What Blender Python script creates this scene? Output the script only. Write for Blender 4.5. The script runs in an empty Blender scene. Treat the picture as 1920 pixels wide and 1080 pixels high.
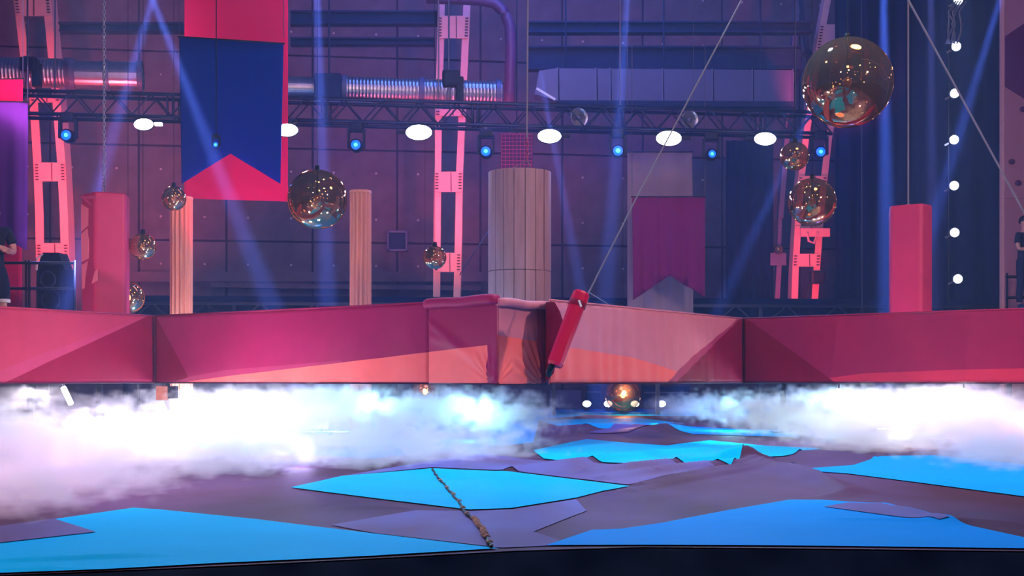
import bpy, bmesh, math, random
from mathutils import Vector, Matrix
R = random.Random(7)
PI = math.pi
scene = bpy.context.scene
COL = scene.collection

# ------------------------------------------------------------------ camera, world, exposure, lights
F, HZ, CZ = 2400.0, 712.0, 0.75          # focal length in pixels, horizon row, camera height above the mats


def P(px, py, d):
    return Vector(((px - 960) / F * d, d, CZ + (HZ - py) / F * d))


def G(px, py, z=0.0):
    d = (CZ - z) * F / (py - HZ)
    return Vector(((px - 960) / F * d, d, z))


cam = bpy.data.cameras.new('camera')
cam.sensor_width = 36
cam.lens = F / 1920 * 36
cam.shift_y = (HZ - 540) / 1920
cam.clip_end = 200
camo = bpy.data.objects.new('camera', cam)
camo.location = (0, 0, CZ)
camo.rotation_euler = (PI / 2, 0, 0)
COL.objects.link(camo)
scene.camera = camo

vs = scene.view_settings
vs.view_transform = 'Standard'
vs.look = 'None'
vs.gamma = 1
vs.use_curve_mapping = False
vs.exposure = 0.0
scene.cycles.use_denoising = True
scene.cycles.use_adaptive_sampling = True
scene.cycles.adaptive_threshold = 0.05
scene.cycles.max_bounces = 6
scene.cycles.diffuse_bounces = 2
scene.cycles.glossy_bounces = 3
scene.cycles.transparent_max_bounces = 12
scene.cycles.volume_bounces = 1
scene.cycles.sample_clamp_indirect = 6
scene.cycles.caustics_reflective = False
scene.cycles.caustics_refractive = False

world = bpy.data.worlds.new('world')
scene.world = world
world.use_nodes = True
world.node_tree.nodes['Background'].inputs[0].default_value = (0.07, 0.16, 0.80, 1)
world.node_tree.nodes['Background'].inputs[1].default_value = 0.15


def light(kind, loc, energy, color, target=None, size=1.0, spot=30, blend=0.3, name='scene_light'):
    l = bpy.data.lights.new(name, kind)
    l.energy = energy
    l.color = color
    if kind == 'AREA':
        l.shape = 'DISK'
        l.size = size
    else:
        l.shadow_soft_size = size
    if kind == 'SPOT':
        l.spot_size = math.radians(spot)
        l.spot_blend = blend
    o = bpy.data.objects.new(name, l)
    o.location = loc
    if target is not None:
        o.rotation_euler = (Vector(target) - Vector(loc)).to_track_quat('-Z', 'Y').to_euler()
    COL.objects.link(o)
    return o


# front wash on the padded beams and hanging set pieces (behind and above the camera)
light('SPOT', (-5, 0, 8.5), 1300, (1.0, 0.86, 0.76), (0.4, 15, 0.9), 0.25, 58, 0.5)
light('SPOT', (1, 1, 8.5), 3200, (1.0, 0.84, 0.80), (7.2, 16.2, 1.1), 0.2, 28, 0.8)  # added unseen fill for the dim right end beam
light('SPOT', (11, 4, 7.0), 3900, (1.0, 0.84, 0.76), (1.6, 15, 0.9), 0.25, 60, 0.5)
# warm lamps of the front rig, seen mirrored in the globes
for wx, wy, wz, e, sz in ((1.2, 4.0, 9.5, 420, .55), (-3.2, 4.0, 1.0, 45, .18), (6.5, 6.0, 9.0, 120, .2), (0.5, -1.0, 2.4, 60, .12), (-0.3, -1.0, 2.4, 40, .1), (-5.5, 7.0, 0.7, 60, .3), (-4.6, 8.0, 0.5, 25, .12), (7.5, 7, 2.6, 40, .12)):
    light('POINT', (wx, wy, wz), e, (1.0, 0.58, 0.24), None, sz)
light('POINT', (4.7, 13.9, 8.4), 520, (1.0, 0.55, 0.22), None, .65)
light('POINT', (-1.5, 13.4, 8.8), 120, (1.0, 0.55, 0.22), None, .2)
for k in range(14):  # added unseen point lights, there only to put glints on the globes
    an = k * 2.4
    light('POINT', (3.4 * math.cos(an) * (1 + .1 * k % 1.0), 1.0 + .35 * k, 4.2 + 2.6 * math.sin(an * 1.7)), 7, ((1, .7, .4), (1, .5, .3), (.8, .7, 1))[k % 3], None, .05)
# cyan-blue top light over the mats
light('SPOT', (-2.5, 14.0, 6.8), 2100, (0.30, 0.70, 1.0), (-1.2, 7.5, 0), .2, 100, .8)
light('SPOT', (2.4, 15.0, 7.2), 2500, (0.30, 0.70, 1.0), (1.6, 8.5, 0), .2, 100, .8)
# dim violet wash on the back wall
light('AREA', (1, 26, 12.5), 620, (0.10, 0.22, 1.0), (1, 33, 9.5), 5.0)  # added unseen blue area light to tint the upper wall
light('AREA', (11, 22, 11), 25, (0.08, 0.2, 1.0), (11, 28, 5), 4.0)
light('AREA', (0, 20, 9.5), 300, (0.62, 0.42, 0.85), (-1, 32, 4.0), 6.0)
light('AREA', (-7, 20, 6), 80, (0.8, 0.42, 0.75), (-8, 32, 4.0), 3.0)
# pink-red lamps at the feet of the steel columns
light('SPOT', P(160, 560, 25.5), 1300, (1.0, 0.09, 0.13), P(92, 250, 30), 0.1, 95, 0.6)
light('SPOT', P(60, 330, 26), 800, (1.0, 0.09, 0.13), P(92, 300, 30), 0.1, 90, 0.6)
light('SPOT', P(890, 560, 26.5), 900, (1.0, 0.09, 0.13), P(845, 280, 30.5), 0.1, 80, 0.6)
light('SPOT', P(800, 380, 27), 500, (1.0, 0.10, 0.22), P(845, 300, 30.5), 0.1, 80, 0.6)
light('SPOT', P(1500, 520, 28), 420, (1.0, 0.05, 0.12), P(1520, 440, 31), 0.1, 90, 0.6)
light('SPOT', P(1600, 200, 27), 520, (1.0, 0.07, 0.16), P(1560, 100, 31), 0.1, 90, 0.6)
light('SPOT', P(440, 470, 18.5), 170, (1.0, 0.06, 0.25), P(440, 345, 20.8), 0.1, 80, 0.8)
light('SPOT', (-9.5, 12.5, 3.2), 420, (1.0, 0.25, 0.38), (-5.9, 17.4, 2.4), 0.1, 22, 0.5)
# narrow shafts from moving heads above the frame
for (ax, ay), (bx, by), d, e, ang, c in (
    ((240, -120), (520, 600), 19, 5200, 3.4, (0.30, 0.38, 1)),
    ((590, -140), (616, 620), 19, 6000, 3.2, (0.30, 0.36, 1)),
    ((320, -120), (170, 400), 20, 4200, 3.6, (0.32, 0.36, 1)),
    ((1010, 120), (1100, 600), 22, 2400, 3.4, (0.30, 0.36, 1)),
    ((1185, -120), (1130, 640), 21, 4200, 3.2, (0.25, 0.36, 1)),
    ((1655, -140), (1665, 640), 20, 8000, 3.2, (0.22, 0.34, 1)),
    ((1905, -100), (1730, 480), 20, 4200, 3.0, (0.24, 0.32, 1)),
    ((1745, -140), (1748, 600), 20, 3600, 2.4, (0.5, 0.36, 0.9)),
    ((1560, 120), (1320, 640), 22, 2200, 3.2, (0.22, 0.34, 1)),
    ((200, 300), (105, 640), 19, 1800, 3.4, (0.22, 0.34, 1)),
):
    light('SPOT', P(ax, ay, d), e * 120, c, P(bx, by, d - 0.5), 0.05, ang * 1.25, 1.0, 'beam_light')


# ------------------------------------------------------------------ materials
def lin(c):
    return tuple((v / 255 / 12.92) if v / 255 <= 0.04045 else ((v / 255 + 0.055) / 1.055) ** 2.4 for v in c)


MATS = {}


def mat(name, rgb, rough=0.6, metal=0.0, var=0.12, scale=6.0, bump=0.0, emit=0.0, sheen=0.0, stretch=None, coat=0.0, spec=0.35, rgb2=None):
    if name in MATS:
        return MATS[name]
    m = bpy.data.materials.new(name)
    m.use_nodes = True
    nt = m.node_tree
    b = nt.nodes['Principled BSDF']
    c = lin(rgb)
    tc = nt.nodes.new('ShaderNodeTexCoord')
    no = nt.nodes.new('ShaderNodeTexNoise')
    no.inputs['Scale'].default_value = scale
    no.inputs['Detail'].default_value = 4
    src = tc.outputs['Object']
    if stretch:
        mp = nt.nodes.new('ShaderNodeMapping')
        mp.inputs['Scale'].default_value = stretch
        nt.links.new(src, mp.inputs[0])
        src = mp.outputs[0]
    nt.links.new(src, no.inputs['Vector'])
    mx = nt.nodes.new('ShaderNodeMix')
    mx.data_type = 'RGBA'
    mx.inputs[6].default_value = tuple(v * (1 - var) for v in c) + (1,)
    mx.inputs[7].default_value = tuple(min(1, v * (1 + var)) for v in c) + (1,)
    nt.links.new(no.outputs['Fac'], mx.inputs[0])
    if rgb2:
        mx.inputs[7].default_value = lin(rgb2) + (1,)
        mr_ = nt.nodes.new('ShaderNodeMapRange')
        mr_.inputs['From Min'].default_value = .38
        mr_.inputs['From Max'].default_value = .62
        nt.links.new(no.outputs['Fac'], mr_.inputs['Value'])
        nt.links.new(mr_.outputs[0], mx.inputs[0])
    nt.links.new(mx.outputs[2], b.inputs['Base Color'])
    b.inputs['Roughness'].default_value = rough
    b.inputs['Metallic'].default_value = metal
    b.inputs['Coat Weight'].default_value = coat
    b.inputs['Specular IOR Level'].default_value = spec
    if bump:
        bp = nt.nodes.new('ShaderNodeBump')
        bp.inputs['Strength'].default_value = bump
        bp.inputs['Distance'].default_value = 0.02
        nt.links.new(no.outputs['Fac'], bp.inputs['Height'])
        nt.links.new(bp.outputs[0], b.inputs['Normal'])
    if emit:
        b.inputs['Emission Color'].default_value = c + (1,)
        b.inputs['Emission Strength'].default_value = emit
    MATS[name] = m
    return m


M_pink = mat('vinyl_pink', (164, 48, 78), 0.55, spec=0.1, bump=0.1)
M_mauve = mat('vinyl_mauve', (206, 116, 134), 0.55, spec=0.1, bump=0.1)
M_red = mat('vinyl_raspberry', (150, 30, 78), 0.5, spec=0.1, bump=0.1)
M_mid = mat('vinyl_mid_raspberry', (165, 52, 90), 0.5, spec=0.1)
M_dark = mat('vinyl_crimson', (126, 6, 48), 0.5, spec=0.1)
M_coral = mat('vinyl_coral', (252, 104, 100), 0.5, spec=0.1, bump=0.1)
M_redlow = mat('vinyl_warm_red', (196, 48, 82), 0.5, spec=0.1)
M_seam = mat('seam_dark', (70, 14, 50), 0.7)
M_col = mat('column_vinyl', (182, 34, 84), 0.42, coat=0.2)
M_coll = mat('column_vinyl_light', (206, 74, 118), 0.42, coat=0.2)
M_shard = mat('column_print_light', (250, 130, 150), 0.5)
M_club = mat('club_vinyl', (200, 12, 60), 0.22, coat=0.6)
M_cyan = mat('mat_cyan', (6, 176, 240), 0.6, spec=0.012, var=0.10, scale=1.5)
M_blue = mat('mat_blue', (5, 150, 242), 0.6, spec=0.012, var=0.10, scale=1.5)
M_brown = mat('mat_brown', (84, 46, 66), 0.55, spec=0.03, scale=.9, stretch=(.8, .45, 1), rgb2=(98, 66, 104))  # violet mottling puts the sheen of blue fog light into the colour
M_violet = mat('mat_violet', (112, 82, 128), 0.55, spec=0.03, scale=.9, stretch=(.8, .4, 1), rgb2=(112, 104, 178))  # second tone paints in the same bluish satin sheen
M_navy = mat('navy_cloth', (34, 56, 92), 0.8, spec=0.08, var=0.3, scale=8)
M_black = mat('black_metal', (18, 20, 32), 0.5, 0.5)
M_drape = mat('drape_navy', (12, 20, 58), 0.9, spec=0.08, var=0.3, scale=3)
M_conc = mat('concrete', (96, 84, 96), 0.9, spec=0.08, var=0.35, scale=2.5, bump=0.3)
M_conc2 = mat('concrete_dark', (52, 46, 64), 0.9, spec=0.08, var=0.3, scale=3, bump=0.3)
M_dot = mat('tie_plug', (170, 160, 175), 0.6)
M_steel = mat('galvanised', (170, 165, 175), 0.32, 0.9, var=0.2, scale=9)
M_duct = mat('duct_sheet', (92, 92, 128), 0.5, 0.3, var=0.12, scale=3)
M_gird = mat('girder', (40, 48, 78), 0.7, 0.2, spec=0.08, var=0.3)
M_tower = mat('tower_paint', (212, 158, 162), 0.55, 0.0, var=0.15, scale=5)
M_rivet = mat('rivet_dark', (70, 40, 60), 0.5)
M_truss = mat('truss_black', (40, 42, 66), 0.4, 0.6)
M_wood = mat('fluted_wood', (206, 124, 104), 0.6, var=0.35, scale=4, stretch=(6, 6, 0.4), bump=0.1)
M_stave = mat('stave_wood', (156, 116, 132), 0.6, var=0.4, scale=3, stretch=(4, 4, 0.5))
M_rope = mat('rope', (120, 112, 130), 0.7)
M_wire = mat('steel_wire', (80, 78, 100), 0.4, 0.6)
M_bred = mat('banner_pink_red', (208, 12, 76), 0.8, spec=0.08, var=0.05)
M_bblue = mat('banner_blue', (8, 34, 120), 0.8, spec=0.08, var=0.06)
M_bviolet = mat('banner_violet', (112, 50, 150), 0.8, spec=0.08, var=0.06)
M_bgrey = mat('banner_grey', (142, 114, 130), 0.8, spec=0.08, var=0.06)
M_bplum = mat('banner_plum', (112, 16, 72), 0.8, spec=0.08, var=0.08)
M_ply = mat('plywood', (176, 116, 134), 0.7, spec=0.08, var=0.12, scale=3, stretch=(1, 1, 0.3))
M_plum = mat('wall_print_plum', (96, 24, 84), 0.7)
M_hold = mat('climb_hold', (88, 30, 84), 0.4)
M_skin = mat('skin', (205, 150, 140), 0.5, var=0.05)
M_shirt = mat('shirt_navy', (24, 36, 60), 0.85)
M_short = mat('shorts_navy', (18, 32, 66), 0.85)
M_white = mat('white_plastic', (225, 222, 228), 0.4, var=0.03)
M_hair = mat('hair_dark', (30, 20, 24), 0.6)
M_rubber = mat('rubber', (20, 20, 24), 0.7)
M_box = mat('wood_box', (190, 110, 90), 0.6, var=0.3, scale=12)
M_cord = mat('lace_cream', (200, 170, 160), 0.8)
M_lampw = mat('lamp_white', (255, 250, 255), 0.3, emit=26, var=0)
M_lamps = mat('lamp_string', (245, 250, 255), 0.3, emit=14, var=0)
M_lampb = mat('lamp_blue', (6, 60, 255), 0.3, emit=5, var=0)
M_lampc = mat('lamp_blue_core', (60, 225, 255), 0.3, emit=5, var=0)
M_lampt = mat('lamp_tube', (250, 245, 255), 0.3, emit=3.0, var=0)
M_fil = mat('filament', (255, 180, 90), 0.3, emit=22, var=0)


def globe_mat():
    m = bpy.data.materials.new('gold_glass')
    m.use_nodes = True
    nt = m.node_tree
    nt.nodes.clear()
    out = nt.nodes.new('ShaderNodeOutputMaterial')
    tr = nt.nodes.new('ShaderNodeBsdfTransparent')
    tr.inputs[0].default_value = (0.60, 0.50, 0.42, 1)
    gl = nt.nodes.new('ShaderNodeBsdfGlossy')
    gl.inputs[0].default_value = (1.0, 0.58, 0.27, 1)
    gl.inputs['Roughness'].default_value = 0.03
    df = nt.nodes.new('ShaderNodeBsdfDiffuse')
    df.inputs[0].default_value = (0.55, 0.34, 0.22, 1)
    lw = nt.nodes.new('ShaderNodeLayerWeight')
    lw.inputs[0].default_value = 0.35
    mr = nt.nodes.new('ShaderNodeMapRange')
    mr.inputs['To Min'].default_value = 0.30
    mr.inputs['To Max'].default_value = 0.95
    nt.links.new(lw.outputs['Facing'], mr.inputs['Value'])
    m1 = nt.nodes.new('ShaderNodeMixShader')
    nt.links.new(mr.outputs[0], m1.inputs[0])
    nt.links.new(tr.outputs[0], m1.inputs[1])
    nt.links.new(gl.outputs[0], m1.inputs[2])
    m2 = nt.nodes.new('ShaderNodeMixShader')
    m2.inputs[0].default_value = 0.05
    nt.links.new(m1.outputs[0], m2.inputs[1])
    nt.links.new(df.outputs[0], m2.inputs[2])
    nt.links.new(m2.outputs[0], out.inputs[0])
    return m


M_globe = globe_mat()


# ------------------------------------------------------------------ mesh helpers
class MB:
    """collects primitives and links them as one mesh object"""

    def __init__(s):
        s.v, s.f, s.m = [], [], []

    def add(s, vs_, fs, mi=0):
        n = len(s.v)
        s.v += [tuple(v) for v in vs_]
        s.f += [tuple(i + n for i in f) for f in fs]
        s.m += [mi] * len(fs)
        return s

    def box(s, c, size, rot=None, mi=0, bev=0.0):
        hx, hy, hz = [k / 2 for k in size]
        if bev <= 0:
            vs_ = [Vector((x, y, z)) for x in (-hx, hx) for y in (-hy, hy) for z in (-hz, hz)]
            fs = [(0, 1, 3, 2), (4, 6, 7, 5), (0, 4, 5, 1), (2, 3, 7, 6), (0, 2, 6, 4), (1, 5, 7, 3)]
        else:
            bm = bmesh.new()
            bmesh.ops.create_cube(bm, size=1)
            for v in bm.verts:
                v.co = Vector((v.co.x * size[0], v.co.y * size[1], v.co.z * size[2]))
            bmesh.ops.bevel(bm, geom=bm.edges[:], offset=bev, segments=2, affect='EDGES', profile=0.7)
            bm.verts.index_update()
            vs_ = [v.co.copy() for v in bm.verts]
            fs = [tuple(v.index for v in f.verts) for f in bm.faces]
            bm.free()
        if rot is not None:
            vs_ = [rot @ v for v in vs_]
        c = Vector(c)
        return s.add([v + c for v in vs_], fs, mi)

    def bar(s, a, b, w, h=None, mi=0):
        a, b = Vector(a), Vector(b)
        h = h or w
        q = (b - a).to_track_quat('Z', 'Y').to_matrix()
        return s.box((a + b) / 2, (w, h, (b - a).length), q, mi)

    def tube(s, pts, r, n=8, mi=0, closed=False):
        pts = [Vector(p) for p in pts]
        rings = []
        rr = r if isinstance(r, (list, tuple)) else [r] * len(pts)
        for i, p in enumerate(pts):
            a = pts[max(0, i - 1)] if not closed else pts[i - 1]
            b = pts[min(len(pts) - 1, i + 1)] if not closed else pts[(i + 1) % len(pts)]
            t = (b - a).normalized()
            up = Vector((0, 0, 1)) if abs(t.z) < 0.9 else Vector((0, 1, 0))
            u = t.cross(up).normalized()
            w = t.cross(u)
            rings.append([p + (u * math.cos(2 * PI * k / n) + w * math.sin(2 * PI * k / n)) * rr[i] for k in range(n)])
        vs_ = [v for g in rings for v in g]
        fs = []
        m = len(rings)
        for i in range(m if closed else m - 1):
            for k in range(n):
                fs.append((i * n + k, i * n + (k + 1) % n, ((i + 1) % m) * n + (k + 1) % n, ((i + 1) % m) * n + k))
        if not closed:
            fs.append(tuple(range(n - 1, -1, -1)))
            fs.append(tuple((m - 1) * n + k for k in range(n)))
        return s.add(vs_, fs, mi)

    def lathe(s, prof, n=24, mi=0, mtx=None):
        vs_, fs = [], []
        for r, z in prof:
            for k in range(n):
                vs_.append(Vector((r * math.cos(2 * PI * k / n), r * math.sin(2 * PI * k / n), z)))
        for i in range(len(prof) - 1):
            for k in range(n):
                fs.append((i * n + k, i * n + (k + 1) % n, (i + 1) * n + (k + 1) % n, (i + 1) * n + k))
        if mtx:
            vs_ = [mtx @ v for v in vs_]
        return s.add(vs_, fs, mi)

    def sphere(s, c, r, n=12, m=8, mi=0, sc=(1, 1, 1)):
        prof = [(max(1e-4, r * math.sin(PI * i / m)), -r * math.cos(PI * i / m)) for i in range(m + 1)]
        return s.lathe(prof, n, mi, Matrix.Translation(c) @ Matrix.Diagonal((*sc, 1)))

    def prism(s, poly, y0, y1, mi=0):
        """poly: (x, z) outline extruded in y"""
        n = len(poly)
        vs_ = [(x, y0, z) for x, z in poly] + [(x, y1, z) for x, z in poly]
        fs = [tuple(range(n)), tuple(range(2 * n - 1, n - 1, -1))]
        fs += [(i, i + n, (i + 1) % n + n, (i + 1) % n) for i in range(n)]
        return s.add(vs_, fs, mi)

    def build(s, name, ms, parent=None, smooth=False, loc=None, origin=None):
        me = bpy.data.meshes.new(name)
        o0 = Vector(origin) if origin is not None else Vector((0, 0, 0))
        me.from_pydata([Vector(v) - o0 for v in s.v], [], s.f)
        ms = ms if isinstance(ms, (list, tuple)) else [ms]
        for m in ms:
            me.materials.append(m)
        if len(ms) > 1:
            me.polygons.foreach_set('material_index', s.m)
        if smooth:
            me.polygons.foreach_set('use_smooth', [True] * len(me.polygons))
        me.update()
        return link(name, me, parent, loc if loc is not None else o0)


def link(name, me, parent=None, loc=None):
    o = bpy.data.objects.new(name, me)
    COL.objects.link(o)
    if loc is not None:
        o.location = loc
    if parent is not None:
        o.parent = parent
        # parts are built in world coordinates: take the parent's placement out
        o.matrix_parent_inverse = wm(parent).inverted()
    return o


def wm(o):
    m = Matrix.LocRotScale(o.location, o.rotation_euler, o.scale)
    if o.parent is not None:
        m = wm(o.parent) @ o.matrix_parent_inverse @ m
    return m


def tag(o, label=None, cat=None, group=None, kind=None):
    if label:
        o['label'] = label
    if cat:
        o['category'] = cat
    if group:
        o['group'] = group
    if kind:
        o['kind'] = kind
    return o


def thing(name, label, cat, loc=(0, 0, 0), group=None):
    o = bpy.data.objects.new(name, None)
    o.empty_display_size = 0.2
    o.location = loc
    COL.objects.link(o)
    return tag(o, label, cat, group)


def copy_tree(o, parent=None):
    c = o.copy()
    COL.objects.link(c)
    if parent is not None:
        c.parent = parent
        c.matrix_parent_inverse = o.matrix_parent_inverse.copy()
    for ch in list(o.children):
        copy_tree(ch, c)
    return c


def fix_local(o):
    """make children plain local so that copies of the thing can be moved freely"""
    return o


def inpoly(p, poly):
    x, y = p
    c = False
    j = len(poly) - 1
    for i in range(len(poly)):
        xi, yi = poly[i]
        xj, yj = poly[j]
        if (yi > y) != (yj > y) and x < (xj - xi) * (y - yi) / (yj - yi) + xi:
            c = not c
        j = i
    return c


def region_sheet(bm_nx, bm_nz, W, H, regions, mapf):
    """grid in (s, z), cut exactly along the outlines of the differently coloured regions"""
    bm = bmesh.new()
    gx = [W * i / bm_nx for i in range(bm_nx + 1)]
    gz = [H * i / bm_nz for i in range(bm_nz + 1)]
    vv = [[bm.verts.new((x, 0, z)) for x in gx] for z in gz]
    for j in range(bm_nz):
        for i in range(bm_nx):
            bm.faces.new((vv[j][i], vv[j][i + 1], vv[j + 1][i + 1], vv[j + 1][i]))
    for mi, poly in regions:
        for k in range(len(poly)):
            a, b = poly[k], poly[(k + 1) % len(poly)]
            if (a[0] <= 0 and b[0] <= 0) or (a[0] >= W and b[0] >= W) or (a[1] <= 0 and b[1] <= 0) or (a[1] >= H and b[1] >= H):
                continue
            n = Vector((b[1] - a[1], 0, -(b[0] - a[0])))
            if n.length < 1e-6:
                continue
            bmesh.ops.bisect_plane(bm, geom=bm.verts[:] + bm.edges[:] + bm.faces[:], dist=1e-5, plane_co=(a[0], 0, a[1]), plane_no=n.normalized())
    for f in bm.faces:
        c = f.calc_center_median()
        f.material_index = 0
        for mi, poly in regions:
            if inpoly((c.x, c.z), poly):
                f.material_index = mi
        f.smooth = True
    for v in bm.verts:
        v.co = Vector(mapf(v.co.x, v.co.z))
    return bm


# ------------------------------------------------------------------ the hall
ground = MB().box((0, 18, -0.60), (60, 46, 0.1)).build('floor', M_conc2)
tag(ground, kind='structure')

# back wall of cast panels; it runs slightly away to the right
WL, WR = P(-250, 712, 31.6), P(2200, 712, 36.0)
wdir = (WR - WL)
wlen = wdir.length
wdir.normalize()
wrot = math.atan2(wdir.y, wdir.x)
wall = MB().box((wlen / 2, 0.25, 6.7), (wlen, 0.3, 14.6)).build('wall_back', M_conc2, None, loc=(WL.x, WL.y, 0))
wall.rotation_euler.z = wrot
tag(wall, kind='structure')
npx, npz = 16, 6
pw, ph = wlen / npx, 14.4 / npz
pm = MB().box((0, 0, 0), (pw - 0.05, 0.08, ph - 0.05), bev=0.015)
pobj = None
for j in range(npz):
    for i in range(npx):
        if pobj is None:
            o = pobj = pm.build('concrete_panel', M_conc)
        else:
            o = pobj.copy()
            COL.objects.link(o)
        o.parent = wall
        o.matrix_parent_inverse = Matrix()
        o.location = (pw * (i + .5), 0.07 + R.uniform(-.008, .008), -0.5 + ph * (j + .5))
dm = MB()
for j in range(npz * 2):
    for i in range(npx * 2):
        dm.lathe([(0.001, 0), (0.03, 0), (0.03, 0.02)], 8, 0, Matrix.Translation((pw * (i + .5) / 2, 0.02, -0.5 + ph * (j + .5) / 2)) @ Matrix.Rotation(PI / 2, 4, 'X'))
o = dm.build('tie_plugs', M_dot)
o.parent = wall
tag(o, kind='stuff')


def on_wall(px, py, off=0.0):
    """point on the back wall plane, off metres towards the hall"""
    n = Vector((-wdir.y, wdir.x, 0))
    base = WL - n * off
    dx, dz = (px - 960) / F, (HZ - py) / F
    ray = Vector((dx, 1, dz))
    t = (base - Vector((0, 0, CZ))).dot(n) / ray.dot(n)
    return Vector((0, 0, CZ)) + ray * t


# hatch in the wall
hc = on_wall(745, 452, 0.06)
hatch = thing('wall_hatch', 'small square dark hatch in a pale frame on the concrete wall', 'hatch', hc)
MB().box(hc, (0.42, 0.05, 0.42)).build('hatch_door', M_gird, hatch)
fr = MB()
for sx, sz, wx, wz in ((-.24, 0, .05, .53), (.24, 0, .05, .53), (0, .24, .53, .05), (0, -.24, .53, .05)):
    fr.box(hc + Vector((sx, -0.02, sz)), (wx, 0.09, wz))
fr.build('frame', M_duct, hatch)

# pale ledge with a rail along the foot of the wall
a, b = on_wall(236, 519, 0.5), on_wall(912, 519, 0.5)
ledge = thing('wall_ledge', 'long pale ledge running along the foot of the concrete wall', 'ledge', (a + b) / 2)
MB().bar(a, b, 0.07, 0.25).build('ledge_top', M_conc, ledge)
a2, b2 = on_wall(395, 535, 0.45), on_wall(900, 541, 0.45)
MB().bar(a2, b2, 0.28, 0.12).build('ledge_face', M_conc, ledge)
a3, b3 = on_wall(1405, 508, 0.4), on_wall(1478, 508, 0.4)
pr = MB().tube([on_wall(1405, 556, .4), on_wall(1405, 514, .4), on_wall(1410, 509, .4), on_wall(1470, 509, .4), on_wall(1476, 514, .4), on_wall(1476, 556, .4)], 0.035, 6)
tag(pr.build('pipe_hoop', M_duct, smooth=True), 'thin grey pipe hoop standing low before the dark back wall', 'pipe')

# horizontal roof girders high on the wall
for (x0, x1, yt, yb, dd, lab) in (
    (990, 1500, 90, 131, 29.5, 'dark blue roof girder directly above the flat sheet-metal duct'),
    (990, 1520, 44, 62, 30.0, 'thin upper roof girder high above the flat sheet-metal duct'),
    (545, 830, 24, 46, 30.0, 'dark roof girder at the top between red banner and middle steel column'),
    (112, 345, 46, 60, 29.5, 'slim roof girder between the left steel column and red banner'),
    (545, 815, 74, 84, 30.2, 'narrow roof girder just above the ribbed round duct'),
):
    a, b = P(x0, (yt + yb) / 2, dd), P(x1, (yt + yb) / 2, dd * 1.01)
    h = (yb - yt) / F * dd
    g = thing('roof_girder', lab, 'girder', (a + b) / 2)
    MB().bar(a, b, 0.05, h * 0.9).build('web', M_gird, g)
    fl = MB()
    for s in (-1, 1):
        fl = MB().bar(a + Vector((0, 0, s * h / 2)), b + Vector((0, 0, s * h / 2)), 0.3, 0.04)
        fl.build('flange', M_gird, g)

# rectangular sheet-metal duct with raised seams
dl, dr = P(1002, 163, 28.4), P(1482, 166, 29.0)
hh = 60 / F * 28.6
duct = thing('flat_duct', 'long flat grey sheet-metal duct above the lighting truss', 'duct', (dl + dr) / 2)
seams = [1044, 1114, 1140, 1237, 1330, 1405, 1482]
px0 = 1044
segs = [(1044, 1114), (1114, 1140), (1140, 1237), (1237, 1330), (1330, 1405), (1405, 1482)]
for (s0, s1) in segs:
    t0, t1 = (s0 - 1002) / 480, (s1 - 1002) / 480
    aa, bb = dl.lerp(dr, t0), dl.lerp(dr, t1)
    MB().bar(aa + Vector((.012, 0, 0)), bb - Vector((.012, 0, 0)), 0.5, hh).build('duct_section', M_duct, duct)
MB().prism([(dl.x, dl.z - hh * .3), (dl.x + .5, dl.z - hh / 2), (dl.x + .5, dl.z + hh / 2), (dl.x + .1, dl.z + hh * .42)], dl.y - .25, dl.y + .25).build('duct_elbow', M_duct, duct)
MB().bar(dl + Vector((.5, -.1, -hh / 2 - .06)), dr + Vector((0, -.1, -hh / 2 - .06)), 0.4, 0.12).build('support_rail', M_gird, duct)
for s0 in seams:
    aa = dl.lerp(dr, (s0 - 1002) / 480)
    MB().box(aa, (0.03, .54, hh + .03)).build('seam_flange', M_duct, duct)
for k in (.12, .5, .88):
    q_ = dl.lerp(dr, k)
    MB().tube([q_, q_ + Vector((0, 0, 6))], .02, 6).build('hanger_rod', M_gird, duct)
MB().bar(P(1006, 166, 27.8), P(1041, 187, 27.8), 0.05).build('brace', M_white, duct)

# round ribbed ducts


def round_duct(x0, y0, x1, y1, d, rpx, lab, ribs):
    a, b = P(x0, y0, d), P(x1, y1, d * 1.01)
    r = rpx / F * d
    t = thing('round_duct', lab, 'duct', (a + b) / 2)
    q = (b - a).to_track_quat('Z', 'Y').to_matrix().to_4x4()
    q.translation = a
    L = (b - a).length
    step = 0.075 if ribs else 0.9
    n = max(1, int(L / step))
    prof = [(0.001, 0), (r, 0)]
    for i in range(n):
        z = L * i / n
        if ribs:
            prof += [(r, z + .012), (r + .009, z + step * .45), (r, z + step * .85)]
        else:
            prof += [(r + .012, z + .01), (r + .012, z + .05), (r, z + .06), (r, z + L / n - .01)]
    prof += [(r, L), (0.001, L)]
    MB().lathe(prof, 32, 0, q).build('duct_pipe', M_steel, t, smooth=False)
    for k in (0.02, 0.5, 0.98):
        MB().lathe([(r, L * k - .06), (r + .04, L * k - .05), (r + .04, L * k + .05), (r, L * k + .06)], 32, 0, q).build('collar', M_duct, t)
    return t


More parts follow.
